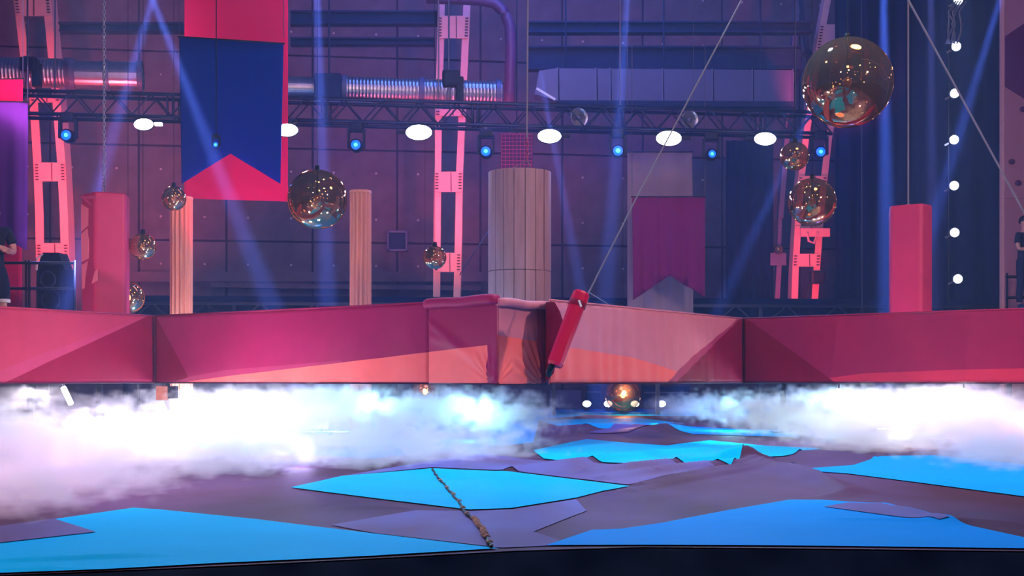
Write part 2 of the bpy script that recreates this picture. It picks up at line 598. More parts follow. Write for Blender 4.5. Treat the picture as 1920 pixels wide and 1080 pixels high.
round_duct(-30, 134, 132, 138, 27.4, 27, 'ribbed round duct at far left behind the tilted steel column head', True)
round_duct(134, 140, 266, 143, 27.4, 26, 'smooth round duct section ending short of the blue banner', False)
round_duct(470, 163, 596, 166, 27.8, 21, 'short smooth duct stub emerging right of the red banner', False)
round_duct(640, 167, 940, 176, 28.0, 23, 'shiny ribbed round duct crossing behind the middle steel column', True)
jb = P(617, 166, 27.7)
j = thing('duct_damper', 'dark square damper box joining two round ducts', 'damper', jb)
MB().box(jb, (0.56, .5, .56), bev=.03).build('damper_box', M_gird, j)
MB().tube([jb + Vector((0, 0, .2)), jb + Vector((0, 0, 6))], .02, 6).build('hanger_rod', M_gird, j)
MB().bar(P(588, 191, 27.4), P(700, 193, 27.4), 0.07).build('bracket', M_duct, j)

# big curved red pipe near the middle column
pp = [P(800, -4, 29.3), P(900, 0, 29.3), P(928, 6, 29.3), P(945, 22, 29.3), P(956, 48, 29.3), P(958, 90, 29.3), P(955, 200, 29.3)]
cur = []
for i in range(len(pp) - 1):
    for k in range(4):
        cur.append(pp[i].lerp(pp[i + 1], k / 4))
cur.append(pp[-1])
tag(MB().tube(cur, 0.13, 12).build('curved_pipe', mat('pipe_red', (100, 50, 92), 0.4), smooth=True), 'thick reddish pipe bending down beside the middle steel column', 'pipe')


# ------------------------------------------------------------------ riveted steel columns
def tower(name_label, d, left, right, battens, wpx, extra=None, both=True):
    """left/right: lists of (px, py) for the outer edges from top to bottom"""
    mid = P((left[-1][0] + right[-1][0]) / 2, left[-1][1], d)
    t = thing('steel_column', name_label, 'steel column', mid)
    w = wpx / F * d
    for side, pts in ((1, left), (-1, right)):
        ps = [P(x + side * wpx / 2, y, d) for x, y in pts]
        mb = MB()
        n = len(ps)
        vs_ = []
        for p in ps:
            for dx, dy in ((-w / 2, 0), (w / 2, 0), (w / 2, .03), (side * w * .5 if side > 0 else w / 2, .03), ):
                pass
            vs_ += [p + Vector((-w / 2, 0, 0)), p + Vector((w / 2, 0, 0)), p + Vector((w / 2, .035, 0)), p + Vector((-w / 2, .035, 0))]
        fs = [(4 * i + k, 4 * i + (k + 1) % 4, 4 * i + 4 + (k + 1) % 4, 4 * i + 4 + k) for i in range(n - 1) for k in range(4)]
        fs += [(3, 2, 1, 0), tuple(4 * (n - 1) + k for k in range(4))]
        mb.add(vs_, fs)
        # web going back and rear flange
        xo = side * -w / 2
        vs2 = []
        for p in ps:
            q = p + Vector((xo + side * 0.02, 0, 0))
            vs2 += [q + Vector((-.02, .036, 0)), q + Vector((.02, .036, 0)), q + Vector((.02, .42, 0)), q + Vector((-.02, .42, 0))]
        mb.add(vs2, fs)
        mb.build('rail', M_tower, t)
    rv = MB()

    def edge(pts, y):
        for i in range(len(pts) - 1):
            if pts[i][1] <= y <= pts[i + 1][1]:
                k = (y - pts[i][1]) / (pts[i + 1][1] - pts[i][1])
                return pts[i][0] + (pts[i + 1][0] - pts[i][0]) * k
        return pts[-1][0] if y > pts[-1][1] else pts[0][0]

    for (y0, y1) in battens:
        c = [P(edge(left, y0) + 2, y0, d - .03), P(edge(right, y0) - 2, y0, d - .03), P(edge(right, y1) - 2, y1, d - .03), P(edge(left, y1) + 2, y1, d - .03)]
        m = MB()
        m.prism([(v.x, v.z) for v in c], d - .05, d - .01)
        m.build('batten', M_tower, t)
        m = MB()
        cx = (edge(left, y0) * .42 + edge(right, y0) * .58)
        m.bar(P(cx, y0 + 1, d - .055), P(cx + 0.5, y1 - 1, d - .055), 0.02)
        m.build('joint_line', M_rivet, t)
        k = y0 + 4
        while k < y1 - 2:
            for e, s in ((left, 1), (right, -1)):
                rv.sphere(P(edge(e, k) + s * (wpx * .4), k, d - .06), 0.028, 6, 4, 0, (1.6, .6, .6))
            k += 5.5
    o = rv.build('rivets', M_rivet, t)
    tag(o, kind='stuff')
    return t


tower('riveted steel column at far left, leaning outwards, lit pink', 29.0,
      [(22, -30), (25, 0), (38, 105), (55, 185), (62, 300), (66, 400), (67, 470), (68, 545), (68, 640)],
      [(92, -30), (95, 0), (105, 105), (113, 185), (122, 300), (127, 400), (129, 470), (131, 545), (131, 640)],
      [(-25, 30), (178, 192), (305, 340), (456, 486)], 15)
tower('riveted steel column in the middle of the hall, left of the wooden barrel', 30.0,
      [(822, -30), (821, 0), (819, 100), (816, 200), (814, 330), (813, 450), (812, 560), (812, 640)],
      [(884, -30), (882, 0), (878, 100), (873, 210), (868, 330), (866, 450), (863, 560), (863, 640)],
      [(30, 72), (205, 218), (322, 360), (474, 510)], 13)
tower('riveted steel column at right, leaning outwards behind the amber globes', 30.5,
      [(1552, -30), (1546, 0), (1535, 60), (1520, 160), (1505, 260), (1496, 340), (1490, 430), (1486, 500), (1484, 560), (1482, 640)],
      [(1616, -30), (1610, 0), (1597, 60), (1578, 160), (1560, 260), (1551, 340), (1543, 430), (1538, 500), (1534, 560), (1531, 640)],
      [(46, 92), (330, 342), (424, 430), (476, 500)], 12)
# grey side frame left of the right column
sf = thing('steel_gantry', 'thin grey steel gantry leaning beside the right riveted column', 'steel frame', P(1456, 600, 31.3))
MB().bar(P(1497, -30, 31.2), P(1462, 410, 31.2), 0.24, .12).build('upper_leg', M_duct, sf)
MB().bar(P(1460, 486, 31.2), P(1452, 640, 31.2), 0.2, .12).build('lower_leg', M_duct, sf)
MB().bar(P(1444, 486, 31.1), P(1474, 486, 31.1), 0.05, .3).build('cross_plate', M_duct, sf)
MB().bar(P(1462, 410, 31.2), P(1460, 486, 31.2), 0.09, .09).build('spindle', M_duct, sf)
for (a_, b_) in (((1478, 110), (1532, 96)), ((1500, 0), (1522, 150)), ((1478, 250), (1500, 110))):
    MB().bar(P(*a_, 31.1), P(*b_, 31.1), 0.12, .1).build('strut', M_gird, sf)

# hoists hanging in front of the columns
for (x, y, s, lab) in ((56, 122, 1.0, 'dark chain hoist hanging before the left steel column'), (846, 148, 1.1, 'dark chain hoist hanging before the middle steel column')):
    dd = 26.8
    c = P(x, y, dd)
    h = thing('chain_hoist', lab, 'hoist', c)
    MB().box(c, (.34 * s, .3, .3 * s), bev=.06).build('motor', M_black, h)
    MB().box(c + Vector((.16 * s, -.02, -.22 * s)), (.16 * s, .2, .5 * s), bev=.04).build('chain_bag', M_black, h)
    MB().tube([c + Vector((-.05, 0, .1)), c + Vector((-.05, 0, 3.2))], .02, 6).build('chain', M_wire, h)
    MB().tube([c + Vector((-.06, 0, -.1)), c + Vector((-.12, 0, -.6)), c + Vector((-.05, 0, -.62)), c + Vector((-.02, 0, -.1))], .016, 6).build('hook', M_wire, h)
# dark lift motor by the right column with a reddish lamp
c = P(1532, 520, 30.3)
h = thing('winch_motor', 'dark winch on the foot of the right steel column', 'winch', c)
MB().box(c, (.34, .3, .3), bev=.06).build('motor', M_black, h)
MB().bar(c + Vector((-.15, 0, -.1)), c + Vector((-.28, 0, -.5)), .05).build('arm', M_black, h)
MB().bar(c + Vector((-.4, 0, 1.06)), c + Vector((.3, 0, 1.06)), .05, .2).build('shelf', M_tower, h)
MB().tube([c + Vector((-.25, -.05, 1.05)), c + Vector((-.22, -.1, .85)), c + Vector((-.1, -.1, .8)), c + Vector((0, -.05, 1.05))], .03, 8).build('pulley_hook', M_tower, h)

# ------------------------------------------------------------------ lighting truss
TL, TR_ = P(20, 169, 22.6), P(1560, 212, 24.5)
TH = 42 / F * 23
truss = thing('lighting_truss', 'long black box truss carrying the white floodlights', 'truss', (TL + TR_) / 2)
TR_.z = TL.z
for dy in (0, 0.42):
    for dz in (0, -TH):
        off = Vector((0, dy, dz))
        MB().tube([TL + off, TR_ + off], 0.035, 8).build('chord', M_truss, truss, smooth=True)
nb = 44
proto_b = {}
for i in range(nb):
    for dy in (0, .42):
        a = TL.lerp(TR_, i / nb) + Vector((0, dy, 0 if i % 2 else -TH))
        b = TL.lerp(TR_, (i + 1) / nb) + Vector((0, dy, -TH if i % 2 else 0))
        key = i % 2
        if key not in proto_b:
            mb = MB().tube([a - a, b - a], 0.016, 6)
            proto_b[key] = mb.build('brace', M_truss, truss, smooth=True, loc=a)
        else:
            o = proto_b[key].copy()
            COL.objects.link(o)
            o.location = a
for i in range(0, nb + 1, 8):
    a = TL.lerp(TR_, i / nb)
    for dx in (-.05, .05):
        for dy in (0, .42):
            MB().tube([a + Vector((dx, dy, .02)), a + Vector((dx, dy, -TH - .02))], .022, 6).build('upright', M_truss, truss, smooth=True)
# cross members between the two faces and hanging slings
for i in range(2, nb, 10):
    a = TL.lerp(TR_, i / nb)
    MB().tube([a + Vector((0, .2, 0)), a + Vector((0, .2, 6))], .015, 6).build('sling', M_wire, truss)

# white floodlights clamped under the truss


def flood(px, py, side, lab, s=1.0, d=None):
    base = on_truss(px, py) if d is None else P(px, py, d)
    t = thing('floodlight', lab, 'floodlight', base, 'white floodlights under the truss')
    # lens ellipse
    mt = Matrix.Translation(base + Vector((0, -.09, 0))) @ Matrix.Diagonal((1.0, 1, .58, 1)) @ Matrix.Rotation(PI / 2, 4, 'X')
    MB().lathe([(0.001, .03), (.12 * s, .028), (.19 * s, .015), (.215 * s, 0)], 24, 0, mt).build('lens', M_lampw, t, smooth=True)
    mt2 = Matrix.Translation(base + Vector((0, -.08, 0))) @ Matrix.Diagonal((1.0, 1, .6, 1)) @ Matrix.Rotation(PI / 2, 4, 'X')
    MB().lathe([(.222 * s, .01), (.225 * s, -.04), (.17 * s, -.16), (0.001, -.18)], 24, 0, mt2).build('housing', M_black, t, smooth=True)
    top = Vector((base.x, base.y, TL.z - TH))
    y = MB()
    if d is None:
        y.bar(base + Vector((0, .03, .1)), top + Vector((0, .0, 0)), .035)
    else:
        q_ = on_truss(px + 14, py - 8)
        y.bar(base + Vector((0, .03, .1)), base + Vector((.13, .1, .16)), .03)
        y.bar(base + Vector((.13, .1, .16)), Vector((q_.x, q_.y, TL.z - TH)), .03)
    y.build('yoke', M_truss, t)
    MB().box(base + Vector((side * .3 * s, 0, .02)), (.16 * s, .1, .05)).build('barn_door', M_lampt if s < .9 else M_black, t)  # no lamp: on small floods its material glows to look brightly lit


def on_truss(px, py):
    k = TR_ - TL
    n = Vector((-k.y, k.x, 0)).normalized()
    ray = Vector(((px - 960) / F, 1, (HZ - py) / F))
    t = (TL - Vector((0, 0, CZ))).dot(n) / ray.dot(n)
    return Vector((0, 0, CZ)) + ray * t


for i, (x, y, sd, s, lab) in enumerate((
    (272, 235, 1, .8, 'small white floodlight between the hanging chain and the blue banner'),
    (540, 246, -1, .8, 'small white floodlight at the right edge of the red banner'),
    (786, 250, -1, 1.1, 'white floodlight just left of the middle steel column'),
    (1030, 257, 1, 1.0, 'white floodlight right of the hanging centre cable'),
    (1253, 261, 1, 1.1, 'white floodlight over the grey banner top'),
    (1433, 262, -1, .95, 'white floodlight furthest right on the truss'))):
    flood(x, y, sd, lab, s, 20.6 if x == 540 else None)
    b = on_truss(x, y) if x != 540 else P(x, y, 20.6)
    light('SPOT', b + Vector((0, -.22, 0)), 200, (.86, .84, 1), b + Vector((0, -5, -2.6)), .1, 120, .8, 'flood_light')



# blue moving heads
def moving_head(px, py, lab, s=1.0, d=None, energy=60, k=1.0):
    b = on_truss(px, py) if d is None else P(px, py, d)
    t = thing('moving_head', lab, 'stage light', b, 'blue moving heads under the truss')
    V = lambda *a: b + Vector(a) * k
    MB().box(V(0, .02, .34), (.24 * k, .24 * k, .14 * k), bev=.03 * k).build('base', M_black, t)
    y = MB()
    for sx in (-1, 1):
        y.box(V(sx * .14, .02, .13), (.04 * k, .12 * k, .34 * k))
    y.box(V(0, .02, .28), (.3 * k, .14 * k, .05 * k))
    y.build('yoke', M_black, t)
    mt = Matrix.Translation(b) @ Matrix.Rotation(PI / 2, 4, 'X') @ Matrix.Scale(k, 4)
    MB().lathe([(.001, -.24), (.09, -.22), (.12, -.08), (.115, .08), (.1, .1), (.085, .08)], 20, 0, mt).build('head', M_black, t, smooth=True)
    MB().lathe([(.03 * s, .095), (.085 * s, .085)], 20, 0, mt).build('lens', M_lampb, t, smooth=True)
    MB().lathe([(.001, .1), (.032 * s, .096)], 16, 0, mt).build('lens_core', M_lampc, t, smooth=True)
    if k < 1:
        MB().tube([V(0, .02, .4), b + Vector((0, .02, 3.4))], .008, 6).build('drop_wire', M_black, t)
    else:
        MB().bar(V(0, .02, .4), Vector((b.x, b.y + .02, TL.z - TH + .05)), .05).build('clamp', M_wire, t)
    light('SPOT', b + Vector((0, -.16, 0)), energy * 7, (.03, .13, 1.0), b + Vector((0, -3, -.2)), .05, 150, .5, name='blue_light')


for x, y, s, d, e, lab in ((127, 255, 1, None, 55, 'blue stage light at far left beside the tilted steel column'),
                           (405, 272, 1.2, 19.5, 3, 'small blue lamp added before the blue banner for a truss light glowing through it'),  # added in front, stands in for a truss light shining through the cloth
                           (668, 273, 1, None, 50, 'blue stage light above the second fluted column'),
                           (911, 285, 1, None, 60, 'blue stage light left of the wooden barrel top'),
                           (1158, 284, 1.2, None, 90, 'brightest blue stage light, left of the grey banner'),
                           (1334, 290, .8, None, 25, 'faint blue stage light right of the grey banner'),
                           (1537, 286, 1, None, 45, 'blue stage light next to the amber globes at right')):
    moving_head(x, y, lab, s, d, e, .4 if d and d < 20 else 1.0)

# round reflector lamps inside the truss
for x, y, rr, lab in ((1085, 218, .17, 'round tin reflector lamp in the truss above the fourth floodlight'), (1294, 222, .17, 'round tin reflector lamp in the truss above the grey banner')):
    b = on_truss(x, y) + Vector((0, .15, 0))
    t = thing('reflector_lamp', lab, 'lamp', b)
    mt = Matrix.Translation(b) @ Matrix.Rotation(PI / 2, 4, 'X') @ Matrix.Rotation(.4, 4, 'Y')
    MB().lathe([(.03, -.12), (.08, -.08), (.14, 0), (rr, .05), (rr + .015, .05), (.15, -.01), (.03, -.14)], 20, 0, mt).build('shade', M_steel, t, smooth=True)
    MB().sphere(b, .05, 10, 8).build('bulb', M_duct, t, smooth=True)

# the vertical string of white lamps at right
ls = thing('lamp_ladder', 'vertical batten of seven bright white round lamps by the plywood wall', 'light batten', P(1786, 560, 22))
MB().tube([P(1779, -30, 22.15), P(1779, 575, 22.15)], .012, 8).build('cable', M_black, ls)
for i, (x, y) in enumerate(((1797, 0), (1793, 87), (1790, 175), (1789, 262), (1789, 348), (1790, 436), (1796, 523))):
    b = P(x, y, 22)
    mt = Matrix.Translation(b) @ Matrix.Rotation(PI / 2, 4, 'X')
    bl = MB().sphere(b, .074, 16, 10).build('bulb', M_lamps, ls, smooth=True)
    MB().lathe([(.087, .0), (.087, -.05), (.05, -.12), (.001, -.13)], 16, 0, mt).build('socket', M_black, bl, smooth=True)
    MB().bar(b + Vector((-.03, .08, -.03)), b + Vector((-.13, .1, -.08)), .03).build('bracket', M_wire, bl)
light('POINT', P(1792, 262, 21.6), 25, (.8, .85, 1), None, .1)
# bunch of cables near the top of the ladder
cb = MB()
for k in range(5):
    x = 1780 + k * 5
    cb.tube([P(x + 12, 2, 21.9), P(x + R.uniform(-8, 10), 22, 21.9), P(x + R.uniform(-10, 12), 45, 21.9), P(x - 4 + R.uniform(-6, 6), 62, 21.9), P(x - 6, 82, 21.9)], .018, 6)
tag(cb.build('cable_bundle', M_wire, smooth=True), 'tangled bundle of cables near the top of the white lamp batten', 'cable bundle')

# ------------------------------------------------------------------ drapes and catwalk at the back


def pleated(p0, p1, z0, z1, amp, wl, name, m, lab, cat, n=None):
    L = (p1 - p0).length
    u = (p1 - p0).normalized()
    nrm = Vector((-u.y, u.x, 0))
    n = n or int(L / wl * 8)
    mb = MB()
    vs_, fs = [], []
    zs = [z0, z0 + (z1 - z0) * .5, z1]
    for z in zs:
        for i in range(n + 1):
            s = L * i / n
            k = amp * math.sin(2 * PI * s / wl + .8 * math.sin(s * 1.7)) + amp * .4 * math.sin(s * 5.1 + z * .4)
            q = p0 + u * s + nrm * k
            vs_.append((q.x, q.y, z))
    for j in range(len(zs) - 1):
        for i in range(n):
            fs.append((j * (n + 1) + i, j * (n + 1) + i + 1, (j + 1) * (n + 1) + i + 1, (j + 1) * (n + 1) + i))
    mb.add(vs_, fs)
    o = mb.build(name, m, smooth=True)
    md = o.modifiers.new('solid', 'SOLIDIFY')
    md.thickness = .01
    return tag(o, lab, cat)


pleated(P(1566, 712, 28.5), P(1700, 712, 28.2), -.5, 10.5, .06, .42, 'stage_curtain', M_drape, 'dark navy curtain strip behind the right hanging red column', 'curtain')
pleated(P(1702, 712, 28.2), P(1886, 712, 27.8), -.5, 10.5, .07, .5, 'stage_curtain', M_drape, 'dark navy curtain behind the white lamp batten', 'curtain')
pleated(P(1362, 712, 31.3), P(1450, 712, 31.3), 2.4, 6.6, .05, .3, 'string_curtain', M_drape, 'narrow dark hanging curtain right of the plum banner', 'curtain')

# dark draped catwalk along the back
cw0, cw1 = P(232, 712, 26.2), P(1900, 712, 27.6)
zt = CZ + (HZ - 556) / F * 26.6
cwz = thing('catwalk', 'long dark raised catwalk running behind all the columns', 'catwalk', (cw0 + cw1) / 2)
mid = (cw0 + cw1) / 2
MB().bar(Vector((cw0.x, cw0.y + .8, zt - .06)), Vector((cw1.x, cw1.y + .8, zt - .06)), 1.5, .12).build('deck', M_drape, cwz)
for zz in (zt - .16, zt - .62):
    MB().bar(Vector((cw0.x, cw0.y, zz)), Vector((cw1.x, cw1.y, zz)), .06).build('chord', M_truss, cwz)
u = (cw1 - cw0)
nbr = 34
for i in range(nbr):
    a = cw0 + u * (i / nbr)
    b = cw0 + u * ((i + 1) / nbr)
    z0, z1 = (zt - .16, zt - .62) if i % 2 else (zt - .62, zt - .16)
    MB().bar(Vector((a.x, a.y, z0)), Vector((b.x, b.y, z1)), .03).build('brace', M_truss, cwz)
for i in range(0, nbr + 1, 4):
    a = cw0 + u * (i / nbr)
    MB().bar(Vector((a.x, a.y + .1, -.5)), Vector((a.x, a.y + .1, zt)), .08).build('post', M_truss, cwz)
pleated(Vector((cw0.x, cw0.y + .25, 0)), Vector((cw1.x, cw1.y + .25, 0)), .95, zt - .1, .03, .35, 'catwalk_drape', M_drape, 'dark navy cloth hung along the catwalk side', 'cloth')

# left deck with guard rail
ldz = CZ + (HZ - 640) / F * 17.4
deck = thing('side_deck', 'dark side deck at far left behind the padded beam', 'platform', P(40, 660, 18.5))
x0, x1 = P(-160, 0, 18.5).x, P(142, 0, 18.5).x
MB().box(((x0 + x1) / 2, 19.1, ldz - .06), (x1 - x0, 4.6, .12)).build('deck_board', M_drape, deck)
for xx in (x0 + .1, (x0 + x1) / 2, x1 - .08):
    for yy in (17.0, 19.8):
        MB().bar((xx, yy, -.5), (xx, yy, ldz - .1), .08).build('leg', M_black, deck)
rail = thing('guard_rail', 'thin black guard rail behind the man in shorts', 'railing', P(90, 600, 19.6))
for y in (493, 541):
    MB().tube([P(-120, y, 19.6), P(141, y, 19.6)], .022, 8).build('bar', M_black, rail, smooth=True)
for x in (-60, 49, 55, 140):
    MB().tube([P(x, 488, 19.6), Vector((P(x, 0, 19.6).x, 19.6, ldz))], .02, 8).build('post', M_black, rail, smooth=True)
# dark loudspeaker figure in front of the tower foot
c = P(100, 520, 20.6)
sp = thing('stage_speaker', 'dark loudspeaker cabinet at the foot of the far-left steel column', 'loudspeaker', c)
MB().prism([(c.x - .2, c.z - .62), (c.x + .26, c.z - .62), (c.x + .26, c.z + .1), (c.x + .16, c.z + .38), (c.x - .1, c.z + .38), (c.x - .2, c.z + .1)], c.y - .2, c.y + .2).build('cabinet', M_black, sp)
MB().tube([c + Vector((-.1, -.2, .36)), c + Vector((-.17, -.24, .28)), c + Vector((-.2, -.2, .1))], .02, 6).build('handle', M_tower, sp)
mt = Matrix.Translation(c + Vector((-.02, -.21, -.05))) @ Matrix.Rotation(PI / 2, 4, 'X')
MB().lathe([(.001, -.03), (.1, -.01), (.12, .02), (.14, .0)], 20, 0, mt).build('cone', M_truss, sp, smooth=True)
mt = Matrix.Translation(c + Vector((.02, -.21, -.38))) @ Matrix.Rotation(PI / 2, 4, 'X')
MB().lathe([(.001, -.03), (.12, -.01), (.15, .02), (.17, .0)], 20, 0, mt).build('cone', M_truss, sp, smooth=True)
MB().box((c.x, c.y, (c.z - .62 + ldz) / 2), (.3, .3, c.z - .62 - ldz)).build('stand', M_black, sp)


# ------------------------------------------------------------------ banners
def banner(name, pts, d, m, lab, folds=0.03, wl=.5, grp=None, fold_x=None):
    """pts: outline in picture coordinates; hangs as a rippled cloth at depth d"""
    poly = [((x - 960) / F * d, CZ + (HZ - y) / F * d) for x, y in pts]
    bm = bmesh.new()
    bm.faces.new([bm.verts.new((x, 0, z)) for x, z in poly])
    bmesh.ops.triangulate(bm, faces=bm.faces[:])
    xs = [p[0] for p in poly]
    zs = [p[1] for p in poly]
    for k in range(1, int((max(xs) - min(xs)) / .05)):
        bmesh.ops.bisect_plane(bm, geom=bm.verts[:] + bm.edges[:] + bm.faces[:], plane_co=(min(xs) + k * .05, 0, 0), plane_no=(1, 0, 0))
    for k in range(1, int((max(zs) - min(zs)) / .25)):
        bmesh.ops.bisect_plane(bm, geom=bm.verts[:] + bm.edges[:] + bm.faces[:], plane_co=(0, 0, min(zs) + k * .25), plane_no=(0, 0, 1))
    for v in bm.verts:
        x, z = v.co.x, v.co.z
        fall = min(1, (max(zs) - z) / (max(zs) - min(zs)) + .15)
        v.co.y = d + folds * fall * (math.sin(2 * PI * x / wl + z * .35) + .4 * math.sin(2 * PI * x / wl * 2.3 + 1 + z * .2))
    for f in bm.faces:
        f.smooth = True
    cx, cz = (min(xs) + max(xs)) / 2, max(zs)
    for v in bm.verts:
        v.co -= Vector((cx, d, cz))
    me = bpy.data.meshes.new(name)
    bm.to_mesh(me)
    bm.free()
    me.materials.append(m)
    t = thing(name, lab, 'banner', (cx, d, cz), grp)
    c = link('cloth', me)
    c.parent = t
    md = c.modifiers.new('solid', 'SOLIDIFY')
    md.thickness = .008
    b = MB().tube([(poly[0][0] - cx - .02, 0, poly[0][1] - cz + .01), (poly[1][0] - cx + .02, 0, poly[1][1] - cz + .01)], .014, 8).build('top_bar', M_black, None, smooth=True)
    b.parent = t
    for xx in (min(xs), max(xs)):
        w = MB().tube([(xx - cx, 0, 0), (xx - cx, 0, 3.0)], .006, 6).build('hanging_wire', M_wire)
        w.parent = t
    return t


banner('pennant_banner', [(346, -40), (540, -40), (540, 378), (346, 372)], 21.0, M_bred, 'tall pink-red banner hanging behind the blue one', .012, 1.6)
banner('pennant_banner', [(336, 70), (532, 83), (526, 345), (432, 288), (341, 345)], 19.9, M_bblue, 'deep blue swallowtail banner hanging before the pink-red one', .012, 1.4)
banner('pennant_banner', [(-120, 150), (43, 149), (41, 575), (-120, 575)], 20.3, M_bred, 'pink-red banner cut by the left frame edge, showing above and below the violet one', .012, 1.2)
banner('pennant_banner', [(-130, 189), (52, 193), (50, 470), (-40, 415), (-130, 470)], 19.9, M_bviolet, 'violet swallowtail banner at the left frame edge', .05, .62)
banner('pennant_banner', [(1176, 286), (1298, 286), (1300, 640), (1176, 640)], 25.2, M_bgrey, 'pale grey banner hanging behind the plum one', .03, .42)
banner('pennant_banner', [(1185, 370), (1322, 370), (1322, 557), (1255, 517), (1187, 563)], 24.4, M_bplum, 'plum swallowtail banner before the pale grey one', .05, .36)
# small red mesh panel behind the barrel top
c = P(969, 287, 30.4)
mp = thing('mesh_panel', 'small dark red wire mesh panel behind the barrel top', 'mesh panel', c)
g_ = MB()
for k in range(9):
    g_.box(c + Vector((-.36 + .09 * k, 0, 0)), (.012, .02, .9))
for k in range(11):
    g_.box(c + Vector((0, 0, -.45 + .09 * k)), (.74, .02, .012))
tag(g_.build('wire_grid', mat('grid_red', (150, 50, 110), .5), mp), kind='stuff')
MB().box(c + Vector((0, .05, 0)), (.76, .03, .92)).build('backing', mat('grid_back', (60, 24, 70), .7), mp)
MB().tube([c + Vector((0, .05, .4)), c + Vector((0, .05, 6))], .015, 6).build('hanger_wire', M_black, mp)


# ------------------------------------------------------------------ fluted wooden columns
def fluted(px, wpx, ytop, d, lab, zb):
    r = wpx / 2 / F * d * .97
    top = CZ + (HZ - ytop) / F * d
    x = (px - 960) / F * d
    t = thing('fluted_column', lab, 'column', (x, d, zb), 'fluted wooden columns')
    n = 14
    vs_, fs = [], []
    segs = n * 10
    ring = []
    for k in range(segs):
        a = 2 * PI * k / segs
        ph_ = (k % 10) / 10
        rr = r * (1 - .2 * max(0, math.sin(PI * ph_)) ** 3)
        ring.append((rr * math.cos(a), rr * math.sin(a)))
    for z in (0, top - zb):
        vs_ += [(x + u_, d + v_, zb + z) for u_, v_ in ring]
    for k in range(segs):
        fs.append((k, (k + 1) % segs, segs + (k + 1) % segs, segs + k))
    fs.append(tuple(range(segs, 2 * segs)))
    MB().add(vs_, fs).build('shaft', M_wood, t)
    mt = Matrix.Translation((x, d, top))
    MB().lathe([(r * 1.0, -.02), (r * 1.02, 0), (r * .98, .02), (.001, .03)], 32, 0, mt).build('cap', M_wood, t)
    mt = Matrix.Translation((x, d, zb))
    MB().lathe([(r * 1.25, 0), (r * 1.25, .06), (r * 1.05, .12), (r * 1.0, .14)], 32, 0, mt).build('base', M_wood, t)
    return t


fluted(340, 44, 372, 19.5, 'fluted wooden column below the red banner corner', -.55 + .0)
fluted(676, 42, 360, 20.0, 'fluted wooden column right of the largest middle globe', -.55)

# ------------------------------------------------------------------ wooden barrel hung from the centre cable
bd = 16.4
bx = (974 - 960) / F * bd
br = 59 / F * bd
bt = CZ + (HZ - 324) / F * bd
bb = CZ + (HZ - 690) / F * bd
bseam = CZ + (HZ - 510) / F * bd
barrel = thing('stave_barrel', 'tall pale wooden barrel of upright staves hanging above the centre block', 'barrel', (bx, bd, bb))
NS = 18
for k in range(NS):
    a0, a1 = 2 * PI * (k + .03) / NS, 2 * PI * (k + .97) / NS
    for (z0, z1) in ((bseam + .004, bt), (bb, bseam - .004)):
        pts = []
        rr = br + R.uniform(-.004, .004)
        for z in (z0, z1):
            for (r_, a_) in ((rr, a0), (rr * 1.003, (a0 + a1) / 2), (rr, a1), (rr - .03, a1), (rr - .03, a0)):
                pts.append((bx + r_ * math.cos(a_), bd + r_ * math.sin(a_), z))
        fs = [(0, 1, 6, 5), (1, 2, 7, 6), (2, 3, 8, 7), (3, 4, 9, 8), (4, 0, 5, 9), (4, 3, 2, 1, 0), (5, 6, 7, 8, 9)]
        MB().add(pts, fs).build('stave', M_stave, barrel)
MB().lathe([(.001, bt - .03), (br - .03, bt - .03), (br - .03, bt - .06), (.001, bt - .06)], 36, 0, Matrix.Translation((bx, bd, 0))).build('lid', M_stave, barrel)
for zz in (bt - .4, bseam, bb + .2):
    MB().lathe([(br - .032, zz - .03), (br - .07, zz - .03), (br - .07, zz + .03), (br - .032, zz + .03)], 36, 0, Matrix.Translation((bx, bd, 0))).build('inner_hoop', M_truss, barrel)
hk = P(988, 300, bd)
cbl = thing('centre_cable', 'thin vertical cable with hook and bridle above the wooden barrel', 'cable', hk)
MB().tube([P(990, -40, bd), P(988, 262, bd)], .011, 6).build('wire', M_rope, cbl)
sh = MB()
for k in range(5):
    z = 264 + k * 8
    pts = []
    cc = P(988, z, bd)
    for q in range(10):
        a = 2 * PI * q / 10
        pts.append(cc + (Vector((math.cos(a) * .02, 0, math.sin(a) * .034)) if k % 2 else Vector((0, math.cos(a) * .02, math.sin(a) * .034))))
    sh.tube(pts, .008, 6, closed=True)
sh.build('chain_links', mat('chain_red', (150, 50, 90), .4, .4), cbl, smooth=True)
MB().tube([hk, P(1003, 332, bd - .1), Vector((bx + .2, bd - .1, bt - .02))], .007, 6).build('bridle_leg', M_rope, cbl)
MB().tube([hk, Vector((bx - .25, bd + .1, bt - .02))], .007, 6).build('bridle_leg', M_rope, cbl)
gl = MB().tube([P(918, 430, 16.45), P(862, 515, 19.5)], .009, 6)
tag(gl.build('guy_line', M_wire), 'thin slanting guy line left of the wooden barrel', 'cable')


